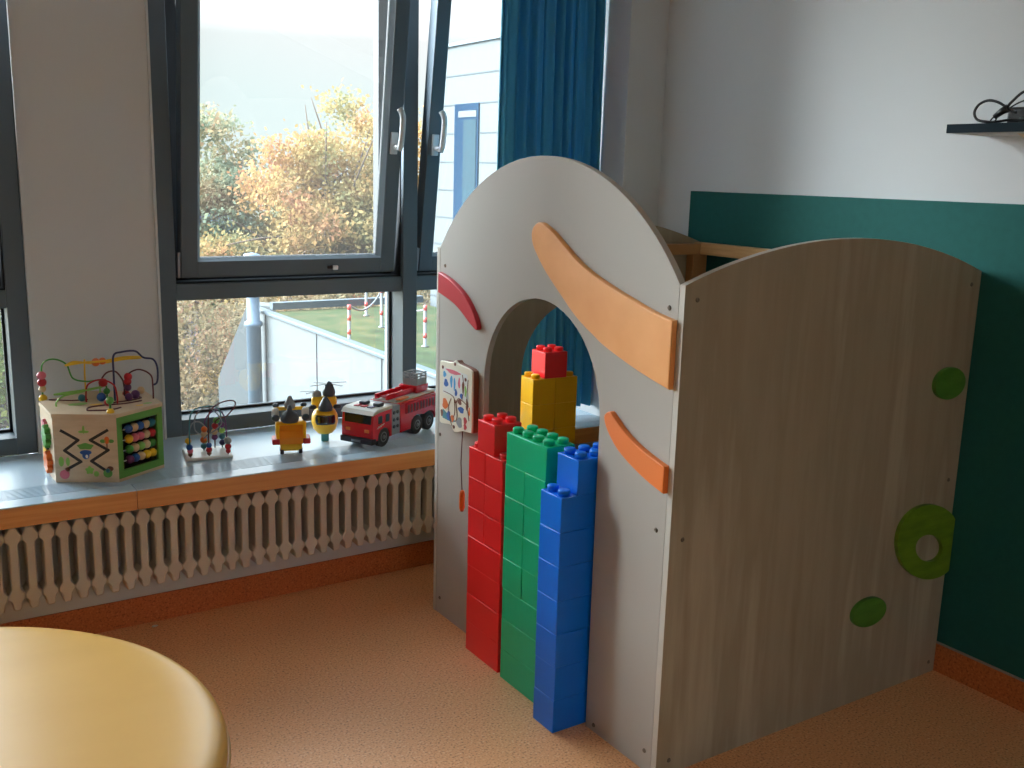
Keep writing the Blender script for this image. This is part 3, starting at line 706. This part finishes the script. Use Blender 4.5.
# wires on the top plate, local coordinates
def wire(P, mm, r=.0022, beads=()):
    zs = lambda z: HZ+max(0, z-.208)*.81 if z != HZ else z
    path = catmull([(p[0], p[1], zs(p[2])) for p in P], 8)
    w = MB().tube(path, r*1.25, 8).build('wire', mm, ac)
    for (p, rr, bm_) in beads: MB().ball(Vector((p[0], p[1], zs(p[2])+.002)), rr*.92).build('bead', bm_, w)
    return w
WZ = HZ
wire([(-.155, .125, WZ), (-.155, .125, .29), (-.150, .12, .355), (-.12, .10, .375), (-.085, .08, .355), (-.07, .06, .30), (-.03, .05, .285), (.01, .05, .285), (.03, .05, .255), (.03, .05, WZ)], 'tgreen',
     beads=[((-.155, .125, .222), .015, 'tyel'), ((-.155, .125, .248), .013, 'twood'), ((-.155, .125, .275), .016, 'tred'), ((-.155, .125, .303), .016, 'tpink'), ((.02, .05, .272), .016, 'tred'), ((.03, .05, .235), .012, 'tgreen')])
wire([(.045, .0, WZ), (.045, .0, .33), (.048, .0, .395), (.075, .01, .405), (.12, .02, .403), (.145, .015, .375), (.175, .01, .365), (.185, .0, .33), (.18, -.01, .275), (.165, -.01, .262)], 'tnavy', r=.0027)
wire([(.163, -.02, WZ), (.163, -.02, .26), (.160, -.01, .305), (.13, .02, .325), (.10, .05, .30), (.09, .06, .25), (.088, .06, WZ)], 'tmaroon',
     beads=[((.100, .05, .288), .015, 'tred'), ((.098, .05, .268), .014, 'tred'), ((.098, .05, .243), .013, 'tpurple'), ((.102, .03, .222), .012, 'twhite')])
wire([(-.04, .02, WZ), (-.04, .02, .24), (-.035, .0, .285), (0, -.02, .305), (.035, -.04, .285), (.042, -.05, .24), (.042, -.05, WZ)], 'tred', beads=[((.003, .0, .226), .016, 'tblue')])
wire([(.02, .10, WZ), (.02, .10, .26), (.04, .10, .30), (.07, .10, .305), (.09, .09, .27), (.095, .085, .235), (.11, .08, WZ)], 'tmaroon', beads=[((.098, .085, .222), .013, 'tred')])
wire([(-.135, -.005, WZ), (-.135, -.01, .225), (-.12, -.02, .248), (-.09, -.02, .258), (-.04, 0, .262), (0, .02, .262), (.005, .03, .24), (.0, .03, WZ)], 'tlime')
wire([(-.03, .08, WZ), (-.03, .08, .30), (-.028, .08, .37)], 'tyel')
wire([(-.09, .06, .355), (-.04, .04, .366), (.02, .03, .368), (.08, .03, .378), (.13, .05, .372), (.15, .08, .36), (.10, .11, .352), (.03, .09, .347), (-.02, .07, .356), (-.06, .09, .36), (-.09, .06, .355)], 'tyel', r=.003,
     beads=[((0, .045, .360), .015, 'tor'), ((.022, .05, .362), .013, 'tor')])
wire([(-.13, .06, .24), (-.08, .03, .245), (-.02, .05, .25), (.02, .07, .252), (-.03, .09, .24), (-.09, .08, .238), (-.13, .06, .24)], 'tlime', r=.0028)
wire([(-.003, -.165, WZ), (-.003, -.165, .268)], 'tgreen', r=.003, beads=[((-.003, -.165, .222), .0135, 'tyel'), ((-.003, -.165, .254), .0135, 'tfrog')])
mz = MB()
for P in ([(-.06, -.11), (-.05, -.07), (0, -.055), (.06, -.06), (.12, -.04)], [(-.06, -.11), (0, -.13), (.04, -.11)], [(-.14, .10), (-.08, .06), (-.03, .05)], [(.02, -.03), (.09, -.02), (.13, .01), (.09, .06)]):
    mz.tube([(q.x, q.y, HZ+.0002) for q in catmull([(a, b, 0) for a, b in P], 6)], .0035, 6)
mz.build('maze_groove', 'tmaroon', ac)
for (x, y, z, rr, mm) in ((.01, -.065, .222, .012, 'tred'), (.085, -.02, .224, .013, 'tpurple'), (.11, .0, .226, .015, 'tpurple'), (-.05, .04, .222, .012, 'tteal'), (.135, .03, .232, .013, 'twood')):
    MB().ball((x, y, z+.011), rr).build('bead', mm, ac)
pt = MB()
for i, (x, y, rr) in enumerate(((-.07, .0, .03), (.10, -.10, .012), (.13, -.08, .014), (-.02, -.03, .02))):
    pt.mi = i % 2; pt.prism([(x+rr*math.cos(a), y+rr*.6*math.sin(a)) for a in [2*PI*k/16 for k in range(16)]], zf, HZ, HZ+.0005)
pt.build('printed_flowers', ['tlime', 'tyel'], ac)

# ------------------------------------------------------------------ small bead coaster
bcx = thing('bead_maze', 'small bead maze toy with curved wires beside the activity cube', 'bead maze', (.965, 3.40, SZ), -.155)
MB().box(-.078, .078, -.062, .075, 0, .012, bev=.005).build('base', 'twhite', bcx)
def bwire(P, mm, beads, r=.0024):
    w = MB().tube(catmull(P, 8), r, 8).build('wire', mm, bcx)
    for (x, y, z, rr, bm_) in beads: MB().ball((x, y, z), rr).build('bead', bm_, w)
bwire([(-.062, -.045, .012), (-.062, -.045, .12), (-.05, -.035, .168), (-.01, -.01, .178), (.04, .02, .165), (.055, .04, .12), (.058, .05, .012)], 'tteal',
      [(-.062, -.045, .022, .008, 'tbrown'), (-.062, -.045, .034, .010, 'tpink'), (-.064, -.045, .047, .011, 'tblue'), (.058, .05, .03, .011, 'tnavy'), (.058, .05, .052, .011, 'tteal'), (.058, .05, .074, .011, 'tlime'), (.057, .045, .096, .011, 'tpurple')])
bwire([(.0, -.048, .012), (.0, -.048, .13), (.01, -.03, .165), (.04, -.01, .185), (.085, .0, .192), (.10, .005, .175), (.07, .01, .135), (.04, .03, .12), (.035, .05, .09), (.033, .055, .012)], 'tmaroon',
      [(.0, -.048, .022, .008, 'tbrown'), (.0, -.048, .034, .011, 'tred'), (.0, -.048, .050, .010, 'tblue'), (.033, .055, .07, .012, 'twood'), (.033, .055, .05, .011, 'tpurple'), (.035, .052, .092, .012, 'tred'), (.04, .05, .112, .012, 'tfrog')])
bwire([(-.058, .03, .012), (-.058, .03, .07), (-.045, .03, .11), (-.02, .03, .115), (.0, .03, .09), (-.02, .02, .075), (-.04, 0, .10), (-.035, -.01, .15), (0, 0, .172), (.03, .0, .155), (.05, -.01, .12), (.03, .0, .09), (-.005, .02, .06), (-.008, .03, .012)], 'tgrey',
      [(-.058, .03, .03, .010, 'tfrog'), (-.06, .03, .05, .011, 'tyel'), (-.008, .03, .028, .011, 'tteal'), (-.008, .03, .050, .012, 'tor'), (-.006, .025, .072, .012, 'twood'), (-.006, .02, .09, .011, 'tor')])
bwire([(.064, -.045, .012), (.064, -.045, .055)], 'tgrey', [(.064, -.045, .024, .009, 'tred'), (.064, -.045, .040, .0115, 'tred'), (.064, -.045, .060, .013, 'tgrey')])
bwire([(.0, .06, .012), (.0, .06, .10), (.02, .05, .14), (.05, .04, .15), (.07, .045, .11), (.074, .05, .012)], 'tpurple', [(.0, .06, .04, .010, 'tgreen'), (.074, .05, .04, .010, 'twood')])

# ------------------------------------------------------------------ toy aircraft
h1 = thing('toy_helicopter', 'yellow toy rescue helicopter with an open orange scoop front', 'toy helicopter', (1.232, 3.30, SZ), -.30, 'toy helicopters on the sill')
mb = MB()
for sx in (-1, 1): mb.box(sx*.046-.006, sx*.046+.006, -.028, .045, .040, .118, bev=.004)
mb.box(-.046, .046, -.005, .045, .040, .115, bev=.006); mb.box(-.050, .050, -.03, .045, .108, .121, bev=.005)
mb.build('body', 'yellow', h1)
MB().prism([(-.028, .040), (-.006, .046), (-.006, .108), (-.026, .108), (-.012, .085), (-.026, .062)], lambda a, b, t: Vector((t, a, b)), -.040, .040).build('scoop', 'amber', h1)
MB().box(-.038, .038, -.022, .04, .012, .040, bev=.008).build('chassis', 'tyel', h1)
for sx in (-1, 1):
    MB().box(sx*.053-.013, sx*.053+.013, -.035, .03, .040, .060, bev=.004).build('side_step', 'tred', h1)
    for yy in (-.012, .03):
        MB().lathe([(0, -.006), (.011, -.006), (.012, 0), (.011, .006), (0, .006)], 16, rT(sx*.032, yy, .012, ry=PI/2)).build('wheel', 'tdark', h1)
MB().lathe([(.0, .118), (.030, .118), (.033, .130), (.026, .148), (.010, .158), (.008, .168), (.005, .176), (0, .178)], 20, Matrix.Translation((-.004, -.012, 0))).build('rotor_hub', 'tdgrey', h1)
MB().lathe([(.0, .155), (.018, .155), (.02, .17), (.012, .185), (.006, .198), (0, .2)], 16, Matrix.Translation((0, .04, 0))).build('rotor_hub', 'tgrey', h1)
MB().box(-.055, .055, .032, .05, .148, .160, bev=.004).build('rear_bar', 'tyel', h1)
for sx in (-1, 1):
    MB().ball((sx*.052, -.005, .130), .015, sz=.8).build('pod', 'tdgrey', h1)
    MB().lathe([(0, .135), (.013, .135), (.013, .155), (.009, .162), (0, .163)], 14, Matrix.Translation((sx*.052, .012, 0))).build('pod', 'twhite', h1)
    MB().ball((sx*.048, .045, .165), .012, sz=.7).build('pod', 'tdgrey', h1)

h2 = thing('toy_helicopter', 'rounded yellow toy helicopter with a black visor windscreen', 'toy helicopter', (1.402, 3.402, SZ), -.32, 'toy helicopters on the sill')
MB().lathe([(0, .030), (.028, .032), (.042, .048), (.049, .075), (.047, .100), (.038, .118), (.020, .126), (0, .128)], 24, sy=.95).build('body', 'tyel', h2)
P = [(-.034, .080), (-.030, .074), (.030, .074), (.034, .080), (.034, .098), (.030, .105), (-.030, .105), (-.034, .098)]
mb = MB(); V = []
for dy in (.0, -.006):
    rings = []
    for j, z in enumerate((.072, .080, .090, .100, .107)):
        wd = .032 if j in (0, 4) else .036
        rings.append([mb.bm.verts.new((wd*q, -(.0485*math.sqrt(max(0, 1-(wd*q/.052)**2)))+dy+.003, z)) for q in (-1, -.75, -.5, -.25, 0, .25, .5, .75, 1)])
    V.append(rings)
for k, S in enumerate(V):
    for a, b in zip(S, S[1:]):
        for i in range(8): mb._f([a[i], a[i+1], b[i+1], b[i]], True)
A, B = V
for i in range(8): mb._f([A[0][i], A[0][i+1], B[0][i+1], B[0][i]]); mb._f([A[-1][i], A[-1][i+1], B[-1][i+1], B[-1][i]])
for j in range(4): mb._f([A[j][0], A[j+1][0], B[j+1][0], B[j][0]]); mb._f([A[j][-1], A[j+1][-1], B[j+1][-1], B[j][-1]])
mb.build('windscreen', 'windsc', h2)
MB().box(-.014, .014, -.014, .02, 0, .034, bev=.004).build('foot', 'tteal', h2)
MB().lathe([(0, .12), (.026, .12), (.027, .132), (.016, .155), (.008, .168), (0, .172)], 20, Matrix.Translation((.002, -.015, 0))).build('rotor_hub', 'tdgrey', h2)
MB().lathe([(0, .16), (.022, .16), (.024, .175), (.016, .20), (.008, .212), (0, .216)], 20, Matrix.Translation((.02, .05, 0))).build('rotor_hub', 'tdgrey', h2)
MB().lathe([(0, .16), (.018, .16), (.016, .175), (.006, .182), (0, .183)], 18, Matrix.Translation((-.025, .05, 0))).build('rotor_hub', 'tgrey', h2)
MB().box(-.045, .048, .03, .062, .115, .160, bev=.010).build('tail_body', 'tyel', h2)
for sx in (-1, 1): MB().ball((sx*.045, -.012, .132), .013, sx=1.2, sz=.7).build('pod', 'tdark', h2)
for (c, a, ln) in (((.02, .05, .210), .35, .07), ((.02, .05, .205), 3.3, .07), ((.02, .05, .207), 2.5, .062), ((-.025, .05, .18), 3.0, .06), ((-.025, .05, .178), 3.7, .05), ((.02, .05, .207), 5.6, .06)):
    MB().box(0, ln, -.004, .004, -.0008, .0008, T=rT(*c, rz=a, ry=.06)).build('rotor_blade', 'tgrey', h2)

# ------------------------------------------------------------------ fire engine
ft = thing('toy_fire_engine', 'red toy fire engine with ladder and grey roof beacons', 'toy truck', (1.500, 3.192, SZ), math.radians(28.9))
W = .14; ZB = .028
def side_fn(a, b, t): return Vector((a, t, b))
cabp = [(.0, .030), (.0, .085), (.006, .128), (.012, .136), (.118, .136), (.118, .030), (.105, .030), (.103, .050), (.090, .066), (.068, .072), (.046, .066), (.034, .050), (.032, .030)]
MB().prism(cabp, side_fn, W, 0, bev=.003).build('cab', 'truck', ft)
MB().prism([(-.002, .128), (.010, .142), (.030, .147), (.118, .147), (.118, .134), (.006, .133)], side_fn, W+.002, -.002, bev=.002).build('roof', 'truckw', ft)
MB().box(-.0035, .006, .010, W-.010, .090, .126, bev=.002, T=Matrix.Rotation(.05, 4, 'Y')).build('windscreen', 'windsc', ft)
MB().box(-.010, .018, -.002, W+.002, .020, .042, bev=.004).build('bumper', 'truckd', ft)
MB().box(-.0115, -.009, .05, .09, .026, .034).build('number_plate', 'truckg', ft)
for yy in (.018, W-.038): MB().box(-.003, .003, yy, yy+.020, .062, .074, bev=.002).build('headlight', 'tor', ft)
for x0, x1 in ((.030, .055), (.076, .100)): MB().box(x0, x1, -.0015, .003, .092, .120, bev=.0012).build('side_window', 'windsc', ft)
lt = MB()       # unreadable white lettering swash on the cab door
lt.tube([side_fn(a, b, -.0012) for a, b in ((.026, .076), (.034, .083), (.037, .078), (.043, .085), (.047, .080), (.053, .087), (.058, .084), (.066, .089))], .0016, 5)
lt.build('door_lettering', 'twhite', ft)
for yy in (.03, .06, .09): MB().box(.03, .055, yy, yy+.02, .147, .1505, bev=.001).build('roof_marking', ('tred', 'tnavy', 'tred')[int(yy*34) % 3], ft)
for (xx, yy) in ((.075, .030), (.075, .092)): MB().box(xx-.016, xx+.016, yy-.014, yy+.016, .147, .160, bev=.004).build('beacon', 'tdgrey', ft)
# pump panel and body
MB().box(.120, .172, .002, W-.002, .030, .140, bev=.003).build('pump_panel', 'truckg', ft)
for xx, zz in ((.132, .115), (.155, .115), (.132, .088), (.155, .088), (.132, .062), (.155, .062)):
    MB().lathe([(0, 0), (.007, 0), (.007, .004), (.004, .006), (0, .006)], 10, rT(xx, .003, zz, rx=PI/2)).build('gauge', 'tdgrey', ft)
bodyp = [(.174, .030), (.174, .140), (.44, .140), (.44, .040), (.418, .040), (.412, .062), (.395, .074), (.370, .078), (.350, .074), (.332, .070), (.315, .074), (.29, .078), (.265, .074), (.248, .062), (.242, .030)]
MB().prism(bodyp, side_fn, W, 0, bev=.003).build('body', 'truck', ft)
MB().box(.205, .44, -.004, .012, .095, .135, bev=.003).build('hose_bed_side', 'truck', ft)
rb = MB()
for k in range(10): rb.box(.215+k*.021, .225+k*.021, -.0062, -.003, .098, .128)
rb.build('side_slats', 'tmaroon', ft)
MB().box(.176, .44, .020, W-.010, .139, .150, bev=.002).build('deck', 'truckw', ft)
lad = MB()
for yy in (.045, .095): lad.box(.15, .43, yy, yy+.008, .152, .172, bev=.001)
for k in range(12): lad.box(.165+k*.022, .169+k*.022, .05, .10, .157, .163)
lad.build('ladder', 'truck', ft)
MB().box(.325, .40, .03, .115, .149, .178, bev=.004).build('turntable', 'truck', ft)
bk = MB()
bx0, bx1, by0, by1, bz0, bz1 = .332, .395, .035, .095, .178, .224
bk.box(bx0, bx1, by0, by1, bz0, bz0+.004)
for (a, b) in ((bx0, by0), (bx1, by0), (bx0, by1), (bx1, by1), ((bx0+bx1)/2, by0), (bx0, (by0+by1)/2)): bk.box(a-.003, a+.003, b-.003, b+.003, bz0, bz1)
bk.box(bx0, bx1, by0-.002, by0+.002, bz0, bz0+.026); bk.box(bx0-.002, bx0+.002, by0, by1, bz0, bz0+.026)
for z in (bz0+.034, bz1):
    bk.box(bx0-.003, bx1+.003, by0-.003, by0+.003, z-.003, z+.002); bk.box(bx0-.003, bx1+.003, by1-.003, by1+.003, z-.003, z+.002); bk.box(bx0-.003, bx0+.003, by0, by1, z-.003, z+.002); bk.box(bx1-.003, bx1+.003, by0, by1, z-.003, z+.002)
bk.build('rescue_basket', 'tgrey', ft)
MB().box(.18, .24, .008, .03, .150, .157, bev=.002).build('hose_rack', 'tor', ft)
for (xx) in (.068, .290, .372):
    for yy, sgn in ((.006, 1), (W-.006, -1)):
        T = rT(xx, yy, .037, rx=PI/2*sgn)
        wh = MB().lathe([(.020, -.022), (.033, -.022), (.037, -.018), (.037, .001), (.034, .004), (.022, .004)], 28, T).build('wheel', 'tyre', ft)
        MB().lathe([(0, -.01), (.023, -.01), (.023, .003), (.018, .0045), (.008, .003), (.007, .007), (0, .008)], 20, T).build('hub', 'hub', wh)

# ------------------------------------------------------------------ crumbs
def crumb(x, y, label, rr):
    mb = MB(); mb.ball((0, 0, rr*.35), rr, sx=1.4, sy=.8, sz=.35, seg=8, n=5)
    for v in mb.bm.verts: v.co *= 1+random.uniform(-.15, .15)
    o = mb.build('paper_scrap', 'twhite', None, (x, y, .001)); tag(o, label, 'litter')
crumb(.72, 3.22, 'tiny white paper scrap on the floor by the radiator baseboard', .008)
crumb(1.35, 1.10, 'tiny white scrap on the floor in front of the grained side panel', .006)

# ------------------------------------------------------------------ outside
struct(MB().box(-90, 120, 6, 160, -7.2, -7).build('ground', 'ground'), 'leaf strewn ground far below the window')
# lower wing with a planted roof, its white wall runs away from the window
wing = thing('lower_wing', 'low white building wing with planted roof outside the window', 'building', (4.0, 12.4, -7))
def LW(o): o.parent = wing; o.matrix_parent_inverse = Matrix.Translation((-4.0, -12.4, 7)); return o
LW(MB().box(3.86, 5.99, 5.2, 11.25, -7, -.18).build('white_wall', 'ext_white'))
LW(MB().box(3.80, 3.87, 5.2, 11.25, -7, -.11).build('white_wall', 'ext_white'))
LW(MB().box(3.77, 3.87, 5.2, 11.3, -.11, -.07, bev=.01).box(3.99, 5.96, 11.2, 11.3, -.11, -.03).build('coping', 'coping'))
LW(MB().box(3.87, 5.96, 5.2, 11.2, -.18, -.13).build('roof_lawn', 'grass'))
for yy in (6.4, 7.9, 9.4, 10.9): LW(MB().box(3.792, 3.80, yy, yy+.012, -7, -.11).build('panel_joint', 'ext_joint'))
sw = [(3.56, -7), (3.53, -1.0), (3.80, -.08), (4.0, -.08), (4.0, -7)]
LW(MB().prism(sw, lambda a, b, t: Vector((a+t*.6, 11.95-(a-3.47)*1.25+t, b)), 0, .25).build('end_wall', 'ext_white'))
rl = MB()
for k in range(9): rl.tube([(3.66, 10.9, -1.15-k*.11), (3.66, 8.6-k*.12, -1.85-k*.06)], .012, 6)
for yy in (10.9, 9.7, 8.6): rl.tube([(3.66, yy, -2.4), (3.66, yy, -1.1-(10.9-yy)*.28)], .02, 6)
LW(rl.build('cable_railing', 'coping'))
vp = MB().lathe([(0, 0), (.08, 0), (.08, 6.75), (.10, 6.76), (.10, 6.80), (.07, 6.82), (.07, 7.50), (.10, 7.51), (.085, 7.56), (0, 7.58)], 20).build('vent_pipe', 'pipe', None, (3.675, 10.95, -7))
tag(vp, 'pale blue vertical pipe rising beside the white wing wall', 'pipe')
MB().tube([(.0, -.09, 5.1), (.10, -.06, 5.35), (.10, -.06, 5.2)], .015, 6).build('pipe_bracket', 'ext_white', vp)
# red and white chain posts on the planted roof
def cpost(name, x, y, label, h=.62):
    t = thing(name, label, 'barrier post', (x, y, -.129), 0, 'red and white posts on the planted roof')
    MB().lathe([(0, 0), (.035, 0), (.035, .01), (.016, .015), (.016, h), (.010, h+.02), (0, h+.025)], 14).build('post', 'chain_white', t)
    for z in (h*.22, h*.62, h*.92): MB().lathe([(.018, z), (.018, z+.05)], 14).build('red_band', 'chain_red', t)
    return t
PST = [(3.93, 8.90, .34, 'red and white barrier post right behind the white parapet'), (4.84, 10.48, .5, 'red and white barrier post farthest back on the lawn roof'),
       (4.62, 9.62, .6, 'red and white barrier post just left of the window frame reveal'), (4.47, 8.36, .38, 'red and white barrier post next to the tall white building')]
for px_, py_, ph_, lb_ in PST: cpost('barrier_post', px_, py_, lb_, ph_)
ch = MB()
def sag(a, b, d=.10, n=14):
    return [Vector(a).lerp(Vector(b), i/n)-Vector((0, 0, 4*d*(i/n)*(1-i/n))) for i in range(n+1)]
ch.tube(sag((4.84, 10.44, .30), (4.62, 9.66, .34)), .010, 6); ch.tube(sag((3.95, 8.92, .22), (4.59, 9.60, .24)), .010, 6); ch.tube(sag((4.62, 9.58, .34), (4.48, 8.40, .22)), .010, 6)
tag(ch.build('barrier_chain', 'chain_white'), 'white plastic chain slung between the barrier posts', 'chain')
# taller white building on the right
tb = thing('tall_building', 'tall white panelled building beyond the right hand sash', 'building', (6, 7, -7))
def LT(o): o.parent = tb; o.matrix_parent_inverse = Matrix.Translation((-6, -7, 7)); return o
zt_ = 2.93
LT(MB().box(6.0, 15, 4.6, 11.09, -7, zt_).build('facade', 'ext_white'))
jn = MB()
z = zt_-.012
while z > -.2:
    jn.box(5.994, 6.002, 4.6, 11.092, z, z+.014); z -= .325
LT(jn.build('panel_joint', 'ext_joint'))
LT(MB().box(5.97, 15, 4.6, 11.12, zt_, zt_+.04).build('coping', 'coping'))
wn = LT(MB().box(5.985, 6.01, 9.98, 10.52, .02, 2.28).build('window', 'ext_win'))
o = MB().box(5.978, 5.99, 10.02, 10.30, .10, 2.10).build('blind', 'ext_glass'); o.parent = wn; o.matrix_parent_inverse = Matrix.Identity(4)
o = MB().box(5.978, 5.99, 10.02, 10.42, 2.13, 2.2).build('shutter_box', 'ext_white'); o.parent = wn; o.matrix_parent_inverse = Matrix.Identity(4)

# trees
def tree(name, label, az, D, lobes, leafm, n, size, seed, airy=0, zg=-7, group='autumn trees beyond the windows', cat='tree', trunk_top=None):
    rnd = random.Random(seed)
    bx, by = D*math.sin(math.radians(az)), D*math.cos(math.radians(az))
    t = thing(name, label, cat, (bx, by, zg), 0, group)
    mb = MB(); bm = mb.bm
    vols = [l[3]*l[4]**2 for l in lobes]; tot = sum(vols)
    for (lx, ly, lz, rz_, rx_), v in zip(lobes, vols):
        clumps = []
        for _ in range(max(10, int(220*v/tot))):
            d = Vector((rnd.gauss(0, 1), rnd.gauss(0, 1), rnd.gauss(0, 1))).normalized()*(rnd.random()**.45)
            clumps.append(Vector((lx+d.x*rx_, ly+d.y*rx_, lz-zg+d.z*rz_)))
        for _ in range(int(n*v/tot)):
            c = rnd.choice(clumps)+Vector((rnd.gauss(0, 1), rnd.gauss(0, 1), rnd.gauss(0, .75)))*.36
            s = size*(.6+.8*rnd.random())
            a = Vector((rnd.gauss(0, 1), rnd.gauss(0, 1), rnd.gauss(0, 1))).normalized()
            b = a.cross(Vector((rnd.gauss(0, 1), rnd.gauss(0, 1), rnd.gauss(0, 1)))).normalized()
            f_ = bm.faces.new([bm.verts.new(c+a*s), bm.verts.new(c+b*s*.6), bm.verts.new(c-a*s), bm.verts.new(c-b*s*.6)])
    me = bpy.data.meshes.new('crown'); bm.to_mesh(me); bm.free(); me.materials.append(M[leafm])
    o = bpy.data.objects.new('crown', me); COL.objects.link(o); o.parent = t
    tr = MB()
    top = max(l[2] for l in lobes)-zg
    tr.tube([(0, 0, 0), (.1, 0, top*.4), (0, .1, top*.75), (0, 0, top*1.05)], .3, 8, radii=[.3, .22, .12, .03])
    for _ in range(26):
        l = rnd.choice(lobes); d = Vector((rnd.gauss(0, 1), rnd.gauss(0, 1), abs(rnd.gauss(0, 1)))).normalized()
        e = Vector((l[0]+d.x*l[4]*.85, l[1]+d.y*l[4]*.85, l[2]-zg+d.z*l[3]*.9)); s0 = Vector((0, 0, top*rnd.uniform(.35, .8)))
        m_ = s0.lerp(e, .5)+Vector((rnd.uniform(-.4, .4), rnd.uniform(-.4, .4), .3))
        tr.tube(catmull([s0, m_, e], 4), .05, 5, radii=[.06-.006*i for i in range(9)])
    tr.build('trunk', 'bark', t)
# lobes: dx, dy, z centre, vertical radius, horizontal radius
tree('autumn_tree', 'rounded olive and orange tree at the left of the tilted sash view', 15.6, 36, [(.6, 0, .0, 3.5, 2.1), (-1.6, 0, -1.6, 3.6, 2.4), (1.2, -.5, -3.5, 3.2, 2.6)], 'leaf_mix', 52000, .085, 1)
tree('autumn_tree', 'tall golden tree with airy top branches in the tilted sash view', 22.6, 33, [(.2, 0, 2.1, 2.0, 2.0), (-.1, 0, -.6, 2.6, 3.0), (-2.4, -.6, -2.2, 2.7, 2.0), (1.5, -.4, -1.8, 3.4, 2.8), (-.6, -.8, -4.2, 3.0, 3.4)], 'leaf_gold', 80000, .075, 2, airy=1)
tree('autumn_tree', 'bushy golden tree partly hidden by the window mullion', 26.6, 35, [(0, 0, .6, 3.0, 2.4), (.4, 0, -2.6, 3.6, 2.8)], 'leaf_gold', 26000, .085, 3)
tree('autumn_tree', 'russet brown tree low in the fixed lower pane', 14.2, 22, [(0, 0, -3.0, 2.2, 2.2), (1.2, -.4, -4.6, 2.2, 2.2), (-1.4, 0, -4.4, 2.2, 2.0)], 'leaf_brown', 50000, .055, 4)
tree('autumn_tree', 'yellow green tree showing through the leftmost window', 4.6, 17, [(0, 0, -1.2, 2.3, 1.8), (-1.2, 0, -2.4, 2.4, 1.7), (.8, 0, -3.8, 2.2, 1.8)], 'leaf_lime', 26000, .055, 5)
tree('autumn_tree', 'muted olive tree filling the gap behind the front trees', 18.6, 44, [(0, 0, -2.4, 3.4, 4.0), (-3.5, 0, -3.4, 3.4, 3.4), (3.0, 0, -3.0, 3.4, 4.0)], 'leaf_mix', 44000, .11, 6)
tree('autumn_tree', 'far golden brown tree row end beyond the planted roof', 24.5, 27, [(0, 0, -3.2, 2.6, 3.2), (2.6, .4, -3.4, 2.4, 2.6), (-2.8, 0, -4.2, 2.4, 2.6)], 'leaf_brown', 44000, .075, 8)
tree('autumn_tree', 'distant olive tree far left beyond the window pier', 9.5, 34, [(0, 0, -2.0, 4.2, 3.6), (2.6, 0, -3.0, 3.6, 3.0), (-2.6, 0, -3.4, 3.4, 3.0)], 'leaf_mix', 16000, .14, 9)

# ------------------------------------------------------------------ light: bright hazy overcast sky, brightest towards the veiled sun
w = bpy.data.worlds.new('overcast_sky'); scene.world = w; w.use_nodes = True
nt = w.node_tree; bg = nt.nodes['Background']; N = nt.nodes.new; LK = nt.links.new
tc = N('ShaderNodeTexCoord'); sx = N('ShaderNodeSeparateXYZ')
nz = N('ShaderNodeTexNoise'); nz.inputs['Scale'].default_value = 3.0; nz.inputs['Detail'].default_value = 6
LK(tc.outputs['Generated'], sx.inputs[0]); LK(tc.outputs['Generated'], nz.inputs['Vector'])
def math_(op, a=None, b=None, c=None):
    n = N('ShaderNodeMath'); n.operation = op
    for i, v in enumerate((a, b, c)):
        if v is None: continue
        if isinstance(v, (int, float)): n.inputs[i].default_value = v
        else: LK(v, n.inputs[i])
    return n.outputs[0]
zn = math_('ADD', sx.outputs['Z'], math_('MULTIPLY', math_('SUBTRACT', nz.outputs['Fac'], .5), .10))
cr = N('ShaderNodeValToRGB'); e = cr.color_ramp.elements
e[0].position = 0; e[0].color = (.84, .97, .97, 1); e[1].position = 1; e[1].color = (.60, .80, 1.0, 1)
x = e.new(.06); x.color = (.84, .97, .97, 1); x = e.new(.13); x.color = (.95, .975, .98, 1); x = e.new(.45); x.color = (.80, .92, 1.0, 1)
LK(zn, cr.inputs[0])
# strength: horizon value, rise to the zenith, glow around the veiled sun
dp = N('ShaderNodeVectorMath'); dp.operation = 'DOT_PRODUCT'
az, el = math.radians(SUN_AZ), math.radians(SUN_EL)
dp.inputs[1].default_value = (math.sin(az)*math.cos(el), math.cos(az)*math.cos(el), math.sin(el))
LK(tc.outputs['Generated'], dp.inputs[0])
glow = math_('MULTIPLY', math_('POWER', math_('MAXIMUM', dp.outputs['Value'], 0), SUN_P), SUN_S)
rise = math_('MULTIPLY', math_('POWER', math_('MAXIMUM', math_('SUBTRACT', sx.outputs['Z'], .12), 0), .8), ZEN)
tot = math_('ADD', math_('ADD', glow, rise), HOR)
LK(cr.outputs[0], bg.inputs['Color']); LK(tot, bg.inputs['Strength'])
w.cycles.sampling_method = 'MANUAL'; w.cycles.sample_map_resolution = 512

scene.view_settings.view_transform = 'Standard'; scene.view_settings.look = 'None'
scene.view_settings.gamma = 1; scene.view_settings.exposure = EXPO; scene.view_settings.use_curve_mapping = False
scene.cycles.max_bounces = 12; scene.cycles.diffuse_bounces = 8; scene.cycles.transparent_max_bounces = 12
scene.cycles.glossy_bounces = 4; scene.cycles.sample_clamp_indirect = 8
